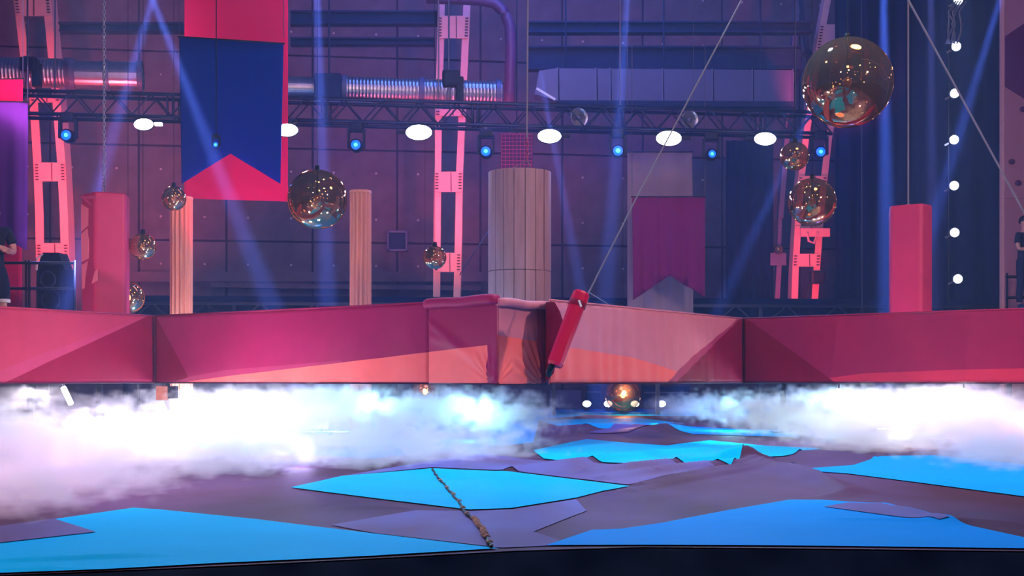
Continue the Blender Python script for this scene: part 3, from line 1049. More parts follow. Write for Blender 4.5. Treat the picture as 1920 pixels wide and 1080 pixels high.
# ------------------------------------------------------------------ padded beams
def beam(name, a, b, zb, zt_, lab, regions_px, mats, folds, thick=.45, cat='padded beam', rr=.035):
    """a, b: plan points of the visible lower edge; regions given by picture points on that face"""
    a, b = Vector((a[0], a[1], 0)), Vector((b[0], b[1], 0))
    L = (b - a).length
    u_ = (b - a) / L
    n_ = Vector((u_.y, -u_.x, 0))          # towards the camera
    H = zt_ - zb

    def onface(px, py):
        ray = Vector(((px - 960) / F, 1, (HZ - py) / F))
        t = (a).dot(n_) / Vector((ray.x, ray.y, 0)).dot(n_)
        q = ray * t
        return ((Vector((q.x, q.y, 0)) - a).dot(u_), q.z + CZ - zb)

    regs = [(mi, [onface(*p) for p in poly]) for mi, poly in regions_px]

    def mapf(s, z):
        e = 0.0
        for dd in (z, H - z, s, L - s):
            if dd < rr:
                e = max(e, rr - math.sqrt(max(0, rr * rr - (rr - dd) ** 2)))
        k = folds(s, z, L, H) if folds else 0
        k *= min(1, z / .03, (H - z) / .03, s / .03, (L - s) / .03) if min(z, H - z, s, L - s) < .03 else 1
        q = a + u_ * s + n_ * (k - e)
        return (q.x, q.y, zb + z)

    gs = .018 if L < 2 else .028
    nx = max(10, int(L / gs))
    bm = region_sheet(nx, int(H / gs), L, H, regs, mapf)  # face split into regions of different colour
    # body behind the face
    i0 = a - n_ * .012
    i1 = b - n_ * .012
    i2 = b + Vector((0, thick, 0))
    i3 = a + Vector((0, thick, 0))
    vv = [bm.verts.new((p.x, p.y, z)) for z in (zb, zt_) for p in (i0, i1, i2, i3)]
    for q in ((3, 2, 1, 0), (4, 5, 6, 7), (1, 2, 6, 5), (2, 3, 7, 6), (3, 0, 4, 7)):
        bm.faces.new([vv[k] for k in q])
    me = bpy.data.meshes.new(name)
    org = (a + b) / 2 + Vector((0, 0, zb))
    for v in bm.verts:
        v.co -= org
    bm.to_mesh(me)
    bm.free()
    for m in mats:
        me.materials.append(m)
    t = thing(name, lab, cat, org)
    c = link('cover', me)
    c.parent = t
    # piping along the lower and upper edge
    for z in (0.008, H - .008):
        p = MB().tube([a - n_ * .012 - org + Vector((0, 0, zb + z)), b - n_ * .012 - org + Vector((0, 0, zb + z))], .012, 6).build('piping', M_seam if z < .1 else mats[0], None, smooth=True)
        p.parent = t
    return t


def plan(px, ytop, tz=.86):
    d = tz * F / (HZ - ytop)
    return ((px - 960) / F * d, d)


BZ = CZ - .047
BT = CZ + .86
kL0, kL1 = plan(-180, 563.5), plan(290, 591)
kM = plan(803, 566)
kB = plan(933, 556.5)
kC = plan(1025, 565)
kR0 = plan(1034, 561)
kR1 = plan(1393, 596)
kR2 = plan(2100, 571)


def f_soft(seed):
    rr = random.Random(seed)
    ws = [(rr.uniform(.5, 3), rr.uniform(0, 6), rr.uniform(.5, 2.5)) for _ in range(4)]

    def f(s, z, L, H):
        return sum(.004 * math.sin(w * s * 3 + p + q * z * 2) for w, p, q in ws)
    return f


def gather(cx, cz, n, amp, rad, a0, a1):
    """folds fanning out from a pinched point"""
    def f(s, z):
        dx, dz = s - cx, z - cz
        r = math.hypot(dx, dz)
        if r < 1e-4 or r > rad:
            return 0
        th = math.atan2(dz, dx)
        if th < a0 or th > a1:
            return 0
        k = (th - a0) / (a1 - a0)
        return amp * math.sin(n * 2 * PI * k) * math.sin(PI * k) ** .5 * (r / rad) ** .5 * (1 - r / rad) * 2
    return f


fl = f_soft(1)
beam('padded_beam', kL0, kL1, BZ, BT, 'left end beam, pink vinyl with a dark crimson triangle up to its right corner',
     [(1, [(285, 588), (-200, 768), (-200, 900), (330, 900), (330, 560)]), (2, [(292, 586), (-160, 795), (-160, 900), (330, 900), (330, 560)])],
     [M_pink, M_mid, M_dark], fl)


def f_left(s, z, L, H):
    k = f_soft(2)(s, z, L, H)
    # soft diagonal pulls near the right end and short vertical gathers along the bottom
    k += .008 * math.sin((s - z * .5) * 9) * max(0, (s / L - .78)) * 4 * (1 - z / H * .5)
    k += .006 * math.sin(s * 31 + 2 * math.sin(s * 7)) * max(0, 1 - z / (.2 * H)) * min(1, s / L * 2)
    return k


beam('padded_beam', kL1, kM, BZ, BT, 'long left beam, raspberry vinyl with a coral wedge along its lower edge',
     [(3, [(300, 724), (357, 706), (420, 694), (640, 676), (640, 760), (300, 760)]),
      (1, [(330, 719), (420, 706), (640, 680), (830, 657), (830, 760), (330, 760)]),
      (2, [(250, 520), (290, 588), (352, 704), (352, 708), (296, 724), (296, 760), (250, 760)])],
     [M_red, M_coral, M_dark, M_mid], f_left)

gA = gather(0.62, 0.0, 6, .028, .42, .35, 2.6)


def f_blockL(s, z, L, H):
    k = .018 * math.exp(-((z - .75 * H + (s - .1) * .55) / .06) ** 2) + .012 * math.exp(-((z - .6 * H + (s - .1) * .3) / .05) ** 2)
    k += gather(L - .06, -.02, 6, .016, .5, 1.5, 2.9)(s, z)
    return k


def f_blockR(s, z, L, H):
    k = gather(L * .98, -.05, 6, .018, .75, 1.7, 3.0)(s, z) + gather(0, .02, 4, .015, .35, .2, 1.4)(s, z)
    k += -.006 * math.exp(-((s - .55 * L) / .012) ** 2)
    return k


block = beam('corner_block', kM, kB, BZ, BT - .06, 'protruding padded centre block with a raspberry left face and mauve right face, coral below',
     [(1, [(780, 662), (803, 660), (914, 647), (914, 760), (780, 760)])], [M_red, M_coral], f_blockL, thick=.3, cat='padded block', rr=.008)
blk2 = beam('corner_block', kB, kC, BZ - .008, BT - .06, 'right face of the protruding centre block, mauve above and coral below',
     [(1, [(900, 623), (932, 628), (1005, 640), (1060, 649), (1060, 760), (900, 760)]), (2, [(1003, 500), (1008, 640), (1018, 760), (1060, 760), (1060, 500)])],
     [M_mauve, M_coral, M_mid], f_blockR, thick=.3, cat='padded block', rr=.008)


for ch in list(blk2.children):
    lc_ = blk2.location - block.location
    ch.parent = block
    ch.location = lc_
    if ch.name.startswith('cover'):
        ch['label'] = 'mauve right face'
bpy.data.objects.remove(blk2)


def roll(a, b, z0, z1, m, lab):
    a, b = Vector((*a, 0)), Vector((*b, 0))
    u_ = (b - a).normalized()
    n_ = Vector((u_.y, -u_.x, 0))
    h = (z1 - z0)
    L = (b - a).length
    N = 24
    prof = []
    for k in range(16):
        an = 2 * PI * k / 16
        ce, se = math.cos(an), math.sin(an)
        prof.append((math.copysign(abs(ce) ** .6, ce) * .07, math.copysign(abs(se) ** .6, se) * h / 2))
    vs_, fs = [], []
    for i in range(N + 1):
        s = i / N
        e = 1 if 0 < i < N else .8
        wob = .006 * math.sin(s * 9)
        for (q, z) in prof:
            p = a + u_ * (s * L) + n_ * (q * e + .02)
            vs_.append((p.x, p.y, (z0 + z1) / 2 + z * e + wob))
    for i in range(N):
        for k in range(16):
            fs.append((i * 16 + k, i * 16 + (k + 1) % 16, (i + 1) * 16 + (k + 1) % 16, (i + 1) * 16 + k))
    fs += [tuple(range(15, -1, -1)), tuple(N * 16 + k for k in range(16))]
    org = (a + b) / 2 + Vector((0, 0, z0))
    o = MB().add(vs_, fs).build('edge_roll', m, None, smooth=True, origin=org)
    o.parent = block
    o.location = org - block.location
    o['label'] = lab
    return o


roll(kM, kB, BT - .085, BT + .03, M_red, 'raspberry edge roll')
roll(kB, kC, BT - .10, BT - .01, M_mauve, 'mauve edge roll')


def f_right(s, z, L, H):
    k = f_soft(4)(s, z, L, H)
    w = max(0, 1 - s / L)
    k += .013 * math.sin(s * 22 + 1.5 * math.sin(s * 5) + z * .8) * w ** .5 * (1.0 - .5 * z / H)
    return k


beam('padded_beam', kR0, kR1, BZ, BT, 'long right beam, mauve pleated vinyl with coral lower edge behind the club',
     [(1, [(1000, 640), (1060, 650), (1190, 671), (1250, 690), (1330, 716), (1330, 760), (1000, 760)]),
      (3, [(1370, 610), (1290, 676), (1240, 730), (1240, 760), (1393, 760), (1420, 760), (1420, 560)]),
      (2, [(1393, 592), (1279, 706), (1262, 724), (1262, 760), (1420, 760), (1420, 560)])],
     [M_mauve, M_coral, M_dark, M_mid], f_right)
# dark inner return of the centre block
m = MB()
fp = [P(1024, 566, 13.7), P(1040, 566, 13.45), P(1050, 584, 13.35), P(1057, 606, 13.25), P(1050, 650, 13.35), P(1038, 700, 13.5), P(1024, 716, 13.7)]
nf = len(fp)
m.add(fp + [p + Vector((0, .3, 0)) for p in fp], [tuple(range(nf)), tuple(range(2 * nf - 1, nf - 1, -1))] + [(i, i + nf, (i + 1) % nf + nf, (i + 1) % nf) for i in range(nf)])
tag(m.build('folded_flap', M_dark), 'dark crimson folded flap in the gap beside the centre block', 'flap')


def f_end(s, z, L, H):
    return f_soft(5)(s, z, L, H) + .008 * math.exp(-((s - 1.33 - z * .1) / .05) ** 2) + .008 * math.exp(-((s - 3.1 - z * .1) / .07) ** 2)


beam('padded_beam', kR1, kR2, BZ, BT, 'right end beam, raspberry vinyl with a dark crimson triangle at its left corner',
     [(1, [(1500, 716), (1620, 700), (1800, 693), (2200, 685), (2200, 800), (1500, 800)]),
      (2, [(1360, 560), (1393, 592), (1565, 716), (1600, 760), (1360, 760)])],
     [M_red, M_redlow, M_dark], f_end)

# steel support trestles of the beams (mostly lost in the smoke)
for (x, y, lab) in ((kL1[0] - 1.9, kL1[1] - .6, 'dark steel prop under the left end beam'), (kR1[0] + .6, kR1[1] + .2, 'dark steel prop under the right end beam')):
    t = thing('beam_prop', lab, 'prop', (x, y, 0))
    MB().tube([(x, y, 0.02), (x, y, BZ)], .04, 10).build('pole', M_black, t, smooth=True)
    MB().box((x, y, .01), (.3, .3, .02)).build('foot_plate', M_black, t)

# box with a lamp under the left beam
c = P(312, 737, 17.15)
t = thing('control_box', 'small wooden box hanging under the left beam with a tube lamp', 'box', c)
MB().box(c + Vector((-.05, 0, 0)), (.15, .12, .19), bev=.01).build('box_front', M_box, t)
MB().box(c + Vector((.085, .02, .01)), (.11, .12, .17), bev=.01).build('motor', M_black, t)
MB().tube([c + Vector((0, 0, -.09)), c + Vector((.06, -.02, -.22))], .035, 12).build('tube_lamp', M_white, t, smooth=True)
MB().bar(c + Vector((.02, 0, .08)), c + Vector((.02, 0, .16)), .05).build('bracket', M_black, t)
for x, y, x2, y2, d, lab in ((119, 727, 133, 757, 15.9, 'white tube lamp hanging under the left end beam'), (1573, 731, 1563, 757, 17.1, 'white tube lamp hanging under the right end beam, nearer its crimson triangle'), (1807, 731, 1803, 750, 16.05, 'white tube lamp under the right end beam by the frame edge')):
    tl = thing('tube_lamp', lab, 'lamp', P(x, y, d))
    MB().tube([P(x, y, d), P(x2, y2, d - .1)], .035, 12).build('tube', M_lampt, tl, smooth=True)
    MB().tube([P(x, y, d), Vector((P(x, y, d).x, d, BZ + .03))], .012, 6).build('stem', M_wire, tl, smooth=True)

# ------------------------------------------------------------------ red club hanging across the beam
top, bot = P(1091, 548, 12.7), P(1040, 686, 12.55)
ax = (bot - top)
club = thing('padded_club', 'glossy red padded club hanging aslant over the centre of the beam', 'club', top)
L = ax.length
q = ax.to_track_quat('Z', 'Y').to_matrix().to_4x4()
q.translation = top
cr = 16.5 / F * 12.6
MB().lathe([(.001, 0), (cr * .85, 0), (cr, .02), (cr * 1.02, .14), (cr * .97, .16), (cr * .95, L - .03), (cr * .8, L), (.001, L)], 10, 0, q).build('sleeve', M_club, club, smooth=False)
MB().lathe([(cr * 1.0, .10), (cr * 1.05, .11), (cr * 1.05, .15), (cr * 1.0, .16)], 20, 0, q).build('band', M_dark, club, smooth=True)
MB().tube([bot + Vector((-.02, 0, .01)), bot + Vector((-.05, .02, -.04)), bot + Vector((-.06, .06, -.09))], .03, 8).build('end_strap', M_black, club, smooth=True)
MB().box(top + ax * .16 + Vector((.02, -cr, .0)), (.02, .01, .07), Matrix.Rotation(-.35, 3, 'Y')).build('label_patch', M_white, club)
MB().tube([P(1102, 552, 12.72), P(1195, 368, 12.9), P(1402, -22, 13.4)], .0085, 6).build('rope', M_rope, club)
tag(MB().tube([P(1104, 548, 13.2), P(1146, 574, 15.2)], .005, 6).build('tie_line', M_rope), 'thin tie line running right from the club rope', 'cable')


# ------------------------------------------------------------------ red hanging columns
def pad_column(px0, px1, pedge, ytop, ybot, d, lab, chain_px, chain, m, m2):
    w = (px1 - px0) / F * d
    xc = ((px0 + px1) / 2 - 960) / F * d
    top = CZ + (HZ - ytop) / F * d
    botz = CZ + (HZ - ybot) / F * d
    t = thing('padded_column', lab, 'padded column', (xc, d, botz))
    xe = (pedge - 960) / F * d
    # plan: rounded polygon whose near corner stands at pedge
    pl = [(xc - w / 2, d + .12), (xe, d - .16), (xc + w / 2, d + .02), (xc + w / 2 - .06, d + .4), (xc - w / 2 + .08, d + .44)]
    ring = []
    n = len(pl)
    for i in range(n):
        p, a, b = Vector(pl[i]), Vector(pl[i - 1]), Vector(pl[(i + 1) % n])
        r_ = .05
        pa, pb = p + (a - p).normalized() * r_, p + (b - p).normalized() * r_
        for k in range(5):
            tt = k / 4
            ring.append((pa * (1 - tt) + p * tt) * (1 - tt) + (p * (1 - tt) + pb * tt) * tt)
    zs = [botz, botz + .03, (botz + top) / 2, top - .05, top - .015, top]
    sc = [.94, 1, 1, 1, .985, .94]
    cx, cy = xc, d + .15
    vs_, fs = [], []
    N = len(ring)
    for z, s in zip(zs, sc):
        for p in ring:
            vs_.append((cx + (p.x - cx) * s, cy + (p.y - cy) * s, z))
    for j in range(len(zs) - 1):
        for k in range(N):
            fs.append((j * N + k, j * N + (k + 1) % N, (j + 1) * N + (k + 1) % N, (j + 1) * N + k))
    fs += [tuple(range(N - 1, -1, -1)), tuple((len(zs) - 1) * N + k for k in range(N))]
    MB().add(vs_, fs).build('cover', m, t, smooth=False)
    cxp = (chain_px - 960) / F * d
    yc = d + .12
    if chain:
        mb = MB()
        z = top - .02
        k = 0
        while z < 6.2:
            pts = []
            for qn in range(8):
                a = 2 * PI * qn / 8
                dx = math.cos(a) * .018
                dz = math.sin(a) * .036
                pts.append((cxp + (dx if k % 2 else 0), yc + (0 if k % 2 else dx), z + dz))
            mb.tube(pts, .0075, 5, closed=True)
            z += .052
            k += 1
        mb.build('chain', M_steel, t, smooth=True)
    else:
        MB().tube([(cxp, yc, top - .02), (cxp, yc, 7.5)], .011, 6).build('rope', M_rope, t)
    MB().lathe([(.05, top), (.05, top + .01), (.02, top + .03), (.02, top)], 12, 0, Matrix.Translation((cxp, yc, 0))).build('anchor_ring', M_steel, t)
    return t, pl


lc, pl = pad_column(146, 236, 184, 362, 650, 17.6, 'red padded column hanging on a chain at left, printed with pale shards', 190, True, M_col, M_coll)
# printed shards on the two near faces


def shard(t, p0, p1, pts, m, name='printed_shard'):
    """polygon given in picture coordinates, placed on the vertical face through plan points p0-p1"""
    a, b = Vector((*p0, 0)), Vector((*p1, 0))
    u_ = (b - a).normalized()
    n_ = Vector((u_.y, -u_.x, 0))
    base = a + n_ * .006
    vs_ = []
    for x, y in pts:
        x = 152 + (x - 147) * .85 if m is M_shard else x
        ray = Vector(((x - 960) / F, 1, (HZ - y) / F))
        k = base.dot(n_) / Vector((ray.x, ray.y, 0)).dot(n_)
        vs_.append(ray * k + Vector((0, 0, CZ)))
    n = len(vs_)
    vs2 = [v - n_ * .005 for v in vs_]
    return MB().add(vs_ + vs2, [tuple(range(n)), tuple(range(2 * n - 1, n - 1, -1))] + [(i, i + n, (i + 1) % n + n, (i + 1) % n) for i in range(n)]).build(name, m, t)


for pts in ([(147, 382), (163, 391), (162, 423), (147, 434)], [(147, 439), (160, 428), (164, 452), (163, 484), (148, 491)], [(148, 497), (162, 489), (156, 520), (154, 540), (149, 542)]):
    shard(lc, pl[0], pl[1], pts, M_shard)
shard(lc, pl[0], pl[1], [(170, 532), (177, 509), (183, 504), (183, 526)], M_shard)
shard(lc, pl[0], pl[1], [(150, 368), (180, 367), (180, 372), (162, 373), (172, 384), (168, 384)], M_coll)
pad_column(1673, 1750, 1722, 384, 650, 17.8, 'plain red padded column hanging on a rope at right', 1708, False, M_col, M_coll)


# ------------------------------------------------------------------ amber globes
def globe(px, py, rpx, d, lab, bulb=False, cable=True, n=48):
    c = P(px, py, d)
    r = rpx / F * d
    t = thing('amber_globe', lab, 'glass globe', c, 'mirrored amber glass globes')
    MB().sphere(c, r, n, n // 2).build('glass', M_globe, t, smooth=True)
    if cable:
        MB().lathe([(.001, r + .05), (.03, r + .05), (.035, r + .0), (.03, r - .02), (.001, r - .02)], 12, 0, Matrix.Translation(c)).build('cap', M_black, t, smooth=True)
        MB().tube([c + Vector((0, 0, r + .04)), c + Vector((0, 0, r + 5.5))], .004, 5).build('cable', M_black, t)
    # lamp holder and bulb inside
    b = min(.05, r * .16)
    MB().tube([c + Vector((0, 0, r * .98)), c + Vector((0, 0, b))], b * .3, 8).build('stem', M_black, t, smooth=True)
    o = MB().sphere(c, b, 12, 8, sc=(1, 1, 1.2)).build('bulb', M_fil if bulb else M_box, t, smooth=True)
    return t


globe(1589, 155, 84, 14.5, 'largest amber globe, high at right before the leaning steel column')
globe(595, 374, 56, 16.5, 'large amber globe between the red banner and second fluted column')
globe(1523, 379, 45, 17.5, 'medium amber globe in front of the right steel column')
globe(1490, 293, 27, 17.5, 'small amber globe just below left of the largest one')
globe(268, 462, 25, 18.0, 'small amber globe between the left red column and first fluted column')
globe(326, 372, 23, 18.2, 'small amber globe at the top of the first fluted column')
globe(815, 483, 22, 17.0, 'small amber globe before the middle steel column')
globe(240, 558, 31, 18.4, 'amber globe with lit bulb half behind the left red column', True)
globe(1460, 468, 9, 31.0, 'tiny amber globe on the thin grey steel frame', False, False, 20)
globe(1168, 741, 33, 27.5, 'glowing orange globe low under the beam above the floor lights', True)
globe(797, 735, 26, 27.0, 'pinkish globe low under the beam left of the centre block', True)
light('POINT', P(1168, 741, 27.5) + Vector((0, -.5, .1)), 70, (1, .45, .18), None, .08)
light('POINT', P(797, 735, 27) + Vector((0, -.5, .1)), 25, (1, .5, .4), None, .08)

# ropes at right
tag(MB().tube([P(1692, -20, 13.5), P(1885, 334, 15.4), P(1950, 452, 16.2)], .012, 8).build('stay_rope', M_rope), 'thick grey rope slanting down to the plywood wall', 'rope')
tag(MB().tube([P(1615, -20, 25.5), P(1616, 575, 25.5)], .012, 6).build('drop_cable', M_wire), 'thin vertical cable left of the right red column', 'cable')

# ------------------------------------------------------------------ plywood wall at right
pw_ = thing('plywood_wall', 'pinkish plywood climbing wall at the right frame edge behind the standing man', 'wall panel', P(1990, 712, 25.6))
wx0 = P(1885, 0, 25.6).x
cols = [(wx0, wx0 + 1.22), (wx0 + 1.22, wx0 + 2.44)]
for (xa, xb) in cols:
    for k in range(5):
        z = -.5 + 2.44 * k
        MB().box(((xa + xb) / 2, 25.65, z + 1.22), (xb - xa - .008, .05, 2.432)).build('plywood_sheet', M_ply, pw_)
MB().bar((wx0 - .03, 25.7, -.5), (wx0 - .03, 25.7, 11.5), .06, .1).build('edge_trim', M_tower, pw_)
zz = lambda y: CZ + (HZ - y) / F * 25.6
MB().prism([(wx0, zz(68)), (wx0 + .9, zz(10)), (wx0 + 1.6, zz(150)), (wx0 + .9, zz(215)), (wx0, zz(162))], 25.60, 25.622).build('printed_shape', M_plum, pw_)
for (x, y) in ((1897, 303), (1909, 343), (1918, 205)):
    p = P(x, y, 25.6)
    MB().sphere(p, .06, 12, 8, sc=(1.1, .6, .9)).build('climbing_hold', M_hold, pw_, smooth=True)
rdz = CZ + (HZ - 580) / F * 24.6
t = thing('side_deck', 'dark side deck at far right under the standing man', 'platform', P(2000, 640, 24.6))
rx0, rx1 = wx0 - .1, wx0 + 2.6
MB().box(((rx0 + rx1) / 2, 24.7, rdz - .05), (rx1 - rx0, 1.7, .1)).build('deck_board', M_drape, t)
for xx in (rx0 + .1, rx1 - .1):
    for yy in (24.0, 25.4):
        MB().bar((xx, yy, -.5), (xx, yy, rdz - .05), .08).build('leg', M_black, t)
t = thing('guard_rail', 'dark guard rail behind the man at far right', 'railing', P(1960, 560, 25.3))
for y in (519, 558):
    MB().tube([P(1886, y, 25.3), P(2050, y, 25.3)], .03, 8).build('bar', M_black, t, smooth=True)
MB().tube([P(1888, 512, 25.3), Vector((P(1888, 0, 25.3).x, 25.3, rdz))], .025, 8).build('post', M_black, t, smooth=True)


# ------------------------------------------------------------------ people
def skin_mesh(name, chains, m, parent, levels=2, root=0):
    """chains: list of joint paths [(x, y, z, rx, ry)]; equal joints are shared"""
    verts, rad, idx, edges = [], [], {}, []
    for ch in chains:
        prev = None
        for (x, y, z, rx, ry) in ch:
            k = (round(x, 4), round(y, 4), round(z, 4))
            if k not in idx:
                idx[k] = len(verts)
                verts.append((x, y, z))
                rad.append((rx, ry))
            i = idx[k]
            if prev is not None and prev != i:
                edges.append((prev, i))
            prev = i
    me = bpy.data.meshes.new(name)
    me.from_pydata(verts, edges, [])
    o = bpy.data.objects.new(name, me)
    COL.objects.link(o)
    md = o.modifiers.new('skin', 'SKIN')
    md.use_smooth_shade = True
    sv = me.skin_vertices[0].data
    for i, r_ in enumerate(rad):
        sv[i].radius = r_
        sv[i].use_root = (i == root)
    sb = o.modifiers.new('sub', 'SUBSURF')
    sb.levels = sb.render_levels = levels
    dg = bpy.context.evaluated_depsgraph_get()
    nm = bpy.data.meshes.new_from_object(o.evaluated_get(dg))
    o.modifiers.clear()
    o.data = nm
    nm.materials.clear()
    nm.materials.append(m)
    nm.polygons.foreach_set('use_smooth', [True] * len(nm.polygons))
    o.parent = parent
    return o


def person(label, loc, rz, scale, shorts, cap):
    t = bpy.data.objects.new('person', None)
    COL.objects.link(t)
    tag(t, label, 'person')
    ch = [[(0, 0, .96, .11, .085), (0, 0, 1.1, .115, .09), (0, -.01, 1.27, .145, .1), (0, 0, 1.41, .13, .085), (0, .0, 1.475, .06, .06), (0, -.012, 1.53, .053, .055), (0, -.025, 1.6, .075, .085), (0, -.018, 1.67, .09, .1), (0, -.006, 1.74, .08, .088), (0, -.003, 1.775, .05, .055)],
          [(0, -.025, 1.6, .075, .085), (0, -.132, 1.628, .014, .014)]]
    for s in (-1, 1):
        ch.append([(0, 0, .96, .11, .085), (s * .09, 0, .9, .075, .08), (s * .115, -.01, .7, .078, .08), (s * .12, -.01, .5, .056, .058), (s * .125, .015, .33, .054, .058), (s * .13, .02, .1, .036, .038)])
        ch.append([(0, 0, 1.41, .13, .085), (s * .17, .0, 1.42, .056, .058), (s * .235, -.02, 1.28, .048, .05), (s * .25, -.06, 1.14, .041, .042), (s * .08, -.185, 1.165 + s * .02, .036, .034), (-s * .05, -.2, 1.18 + s * .03, .027, .024)])
    skin_mesh('body', ch, M_skin, t)
    for s in (-1, 1):
        hx = -s
        w = Vector((-s * .05, -.2, 1.18 + s * .03))
        hc_ = [[(w.x, w.y, w.z, .026, .022), (w.x + hx * .05, w.y + .005, w.z + .006, .034, .016)]]
        for k, (dz, ln) in enumerate(((.03, .07), (.011, .08), (-.01, .075), (-.028, .06))):
            b0 = (w.x + hx * .05, w.y + .005, w.z + .006, .034, .016)
            hc_.append([b0, (w.x + hx * .085, w.y + .01, w.z + dz, .010, .009), (w.x + hx * (.085 + ln * .5), w.y + .03, w.z + dz, .009, .008), (w.x + hx * (.085 + ln * .75), w.y + .06, w.z + dz, .008, .007)])
        hc_.append([(w.x, w.y, w.z, .026, .022), (w.x + hx * .03, w.y - .005, w.z + .045, .012, .011), (w.x + hx * .06, w.y + .0, w.z + .06, .009, .009)])
        skin_mesh('hand', hc_, M_skin, t)
        e = MB().sphere((s * .034, -.108, 1.665), .010, 10, 8).build('eye', M_white, None, smooth=True)
        e.parent = t
        pu = MB().sphere((s * .034, -.1165, 1.665), .0045, 8, 6).build('pupil', M_hair, None, smooth=True)
        pu.parent = e
        e = MB().sphere((s * .083, -.005, 1.645), .028, 10, 8, sc=(.35, .7, 1)).build('ear', M_skin, None, smooth=True)
        e.parent = t
    e = MB().tube([(-.024, -.101, 1.585), (0, -.110, 1.583), (.024, -.101, 1.585)], [.004, .006, .004], 6).build('mouth', mat('lips', (160, 90, 90), .5), None, smooth=True)
    e.parent = t
    # shirt
    sc_ = [[(0, 0, .80, .14, .11), (0, 0, .93, .16, .12), (0, 0, 1.1, .152, .118), (0, -.01, 1.27, .163, .118), (0, 0, 1.41, .145, .1), (0, 0, 1.45, .085, .08)]]
    for s in (-1, 1):
        sc_.append([(0, 0, 1.41, .145, .1), (s * .17, 0, 1.42, .072, .074), (s * .23, -.02, 1.29, .066, .068), (s * .24, -.03, 1.24, .066, .066)])
    skin_mesh('t_shirt', sc_, M_shirt, t)
    zend = .52 if shorts else .12
    sh_ = [[(0, 0, 1.06, .14, .108), (0, 0, .92, .152, .114)]]
    for s in (-1, 1):
        if shorts:
            sh_.append([(0, 0, .92, .152, .114), (s * .105, 0, .84, .112, .112), (s * .12, -.01, .66, .105, .105), (s * .125, -.01, .47, .1, .1)])
        else:
            sh_.append([(0, 0, .92, .152, .114), (s * .105, 0, .84, .108, .105), (s * .12, -.01, .52, .078, .08), (s * .13, .015, .3, .07, .072), (s * .13, .02, .11, .058, .06)])
    skin_mesh('shorts' if shorts else 'trousers', sh_, M_short, t)
    for s in (-1, 1):
        if shorts:
            o = MB().lathe([(.086, 0), (.094, .0), (.094, .035), (.086, .045)], 20, 0, Matrix.Translation((s * .124, -.01, .50))).build('hem_stripe', M_white, None, smooth=True)
            o.parent = t
        sho = skin_mesh('shoe', [[(s * .13, .05, .055, .045, .05), (s * .135, -.04, .05, .044, .045), (s * .145, -.15, .035, .04, .032)]], M_navy if not shorts else M_white, t)
        so = MB().box((s * .138, -.05, .012), (.095, .3, .024), bev=.01).build('sole', M_white, None)
        so.parent = sho
    # hair
    hp = [(0.001, .105)] + [(.098 * math.sin(a), .105 * math.cos(a)) for a in (.3, .6, .9, 1.2, 1.5, 1.75)]
    o = MB().lathe(hp, 20, 0, Matrix.Translation((0, .012, 1.70)) @ Matrix.Rotation(-.25, 4, 'X') @ Matrix.Diagonal((.9, 1.1, 1, 1))).build('hair', M_hair, None, smooth=True)
    o.parent = t
    if cap:
        cp = MB().lathe([(.001, .112)] + [(.103 * math.sin(a), .112 * math.cos(a)) for a in (.3, .6, .9, 1.2, 1.5)], 20, 0, Matrix.Translation((0, .0, 1.71)) @ Matrix.Diagonal((.92, 1.12, 1, 1))).build('cap', M_shirt, None, smooth=True)
        cp.parent = t
        br_ = MB().prism([(-.075, 0), (-.06, -.07), (0, -.1), (.06, -.07), (.075, 0)], 0, .012).build('brim', M_shirt, None)
        br_.parent = cp
        br_.rotation_euler = (PI / 2 - .15, 0, 0)
        br_.rotation_euler = (PI / 2, 0, 0)
        br_.location = (0, -.2, 1.72)
        br_.location = (0, -.1, 1.71)
    t.location = loc
    t.rotation_euler.z = rz
    t.scale = (scale,) * 3
    return t


person('man in navy cap, T-shirt and shorts standing with folded arms at left edge', (P(-14, 0, 17.4).x, 17.4, ldz), .6, 1.06, True, True)
person('dark-haired man in navy T-shirt and trousers standing with folded arms at right edge', (P(1921, 0, 24.6).x, 24.6, rdz), .55, 1.0, False, False)


# ------------------------------------------------------------------ the printed mats
EDGE = [(-6, 3.9), (-1.97, 4.93), (0, 5.6), (.57, 5.7), (2.24, 5.6), (7, 5.3)]


def edge_y(x):
    if x <= EDGE[0][0]:
        return EDGE[0][1]
    for i in range(len(EDGE) - 1):
        if x <= EDGE[i + 1][0]:
            k = (x - EDGE[i][0]) / (EDGE[i + 1][0] - EDGE[i][0])
            return EDGE[i][1] * (1 - k) + EDGE[i + 1][1] * k
    return EDGE[-1][1]


RID = []


def ridge(p, q, w, h):
    a, b = G(*p), G(*q)
    RID.append((a.x, a.y, b.x, b.y, w, h * 1.8))


ridge((1325, 846), (960, 884), .07, 0.033)
ridge((1400, 862), (1100, 889), .07, 0.036)
ridge((1420, 866), (1130, 901), .06, 0.033)
ridge((1430, 870), (1200, 911), .05, 0.027)
ridge((1440, 874), (1180, 922), .05, 0.021)
ridge((1360, 866), (1430, 861), .10, .045)
ridge((1400, 862), (1600, 922), .12, .03)
ridge((1470, 874), (1590, 930), .07, .018)
ridge((1590, 925), (1540, 933), .06, .012)
ridge((1500, 850), (1620, 859), .12, .03)
ridge((1700, 955), (1790, 983), .06, .008)
ridge((1660, 945), (1760, 985), .06, .006)
ridge((0, 1054), (300, 1041), .03, .010)
ridge((0, 1071), (160, 1066), .02, .008)
ridge((1410, 786), (1480, 797), .15, .03)
ridge((640, 952), (740, 953), .06, .010)
ridge((1020, 806), (1175, 802), .15, .04)
ridge((1200, 815), (1270, 800), .3, .05)
ridge((1550, 975), (1790, 980), .05, .008)
ridge((1800, 960), (1920, 972), .08, .014)
ridge((1760, 975), (1920, 985), .08, .014)


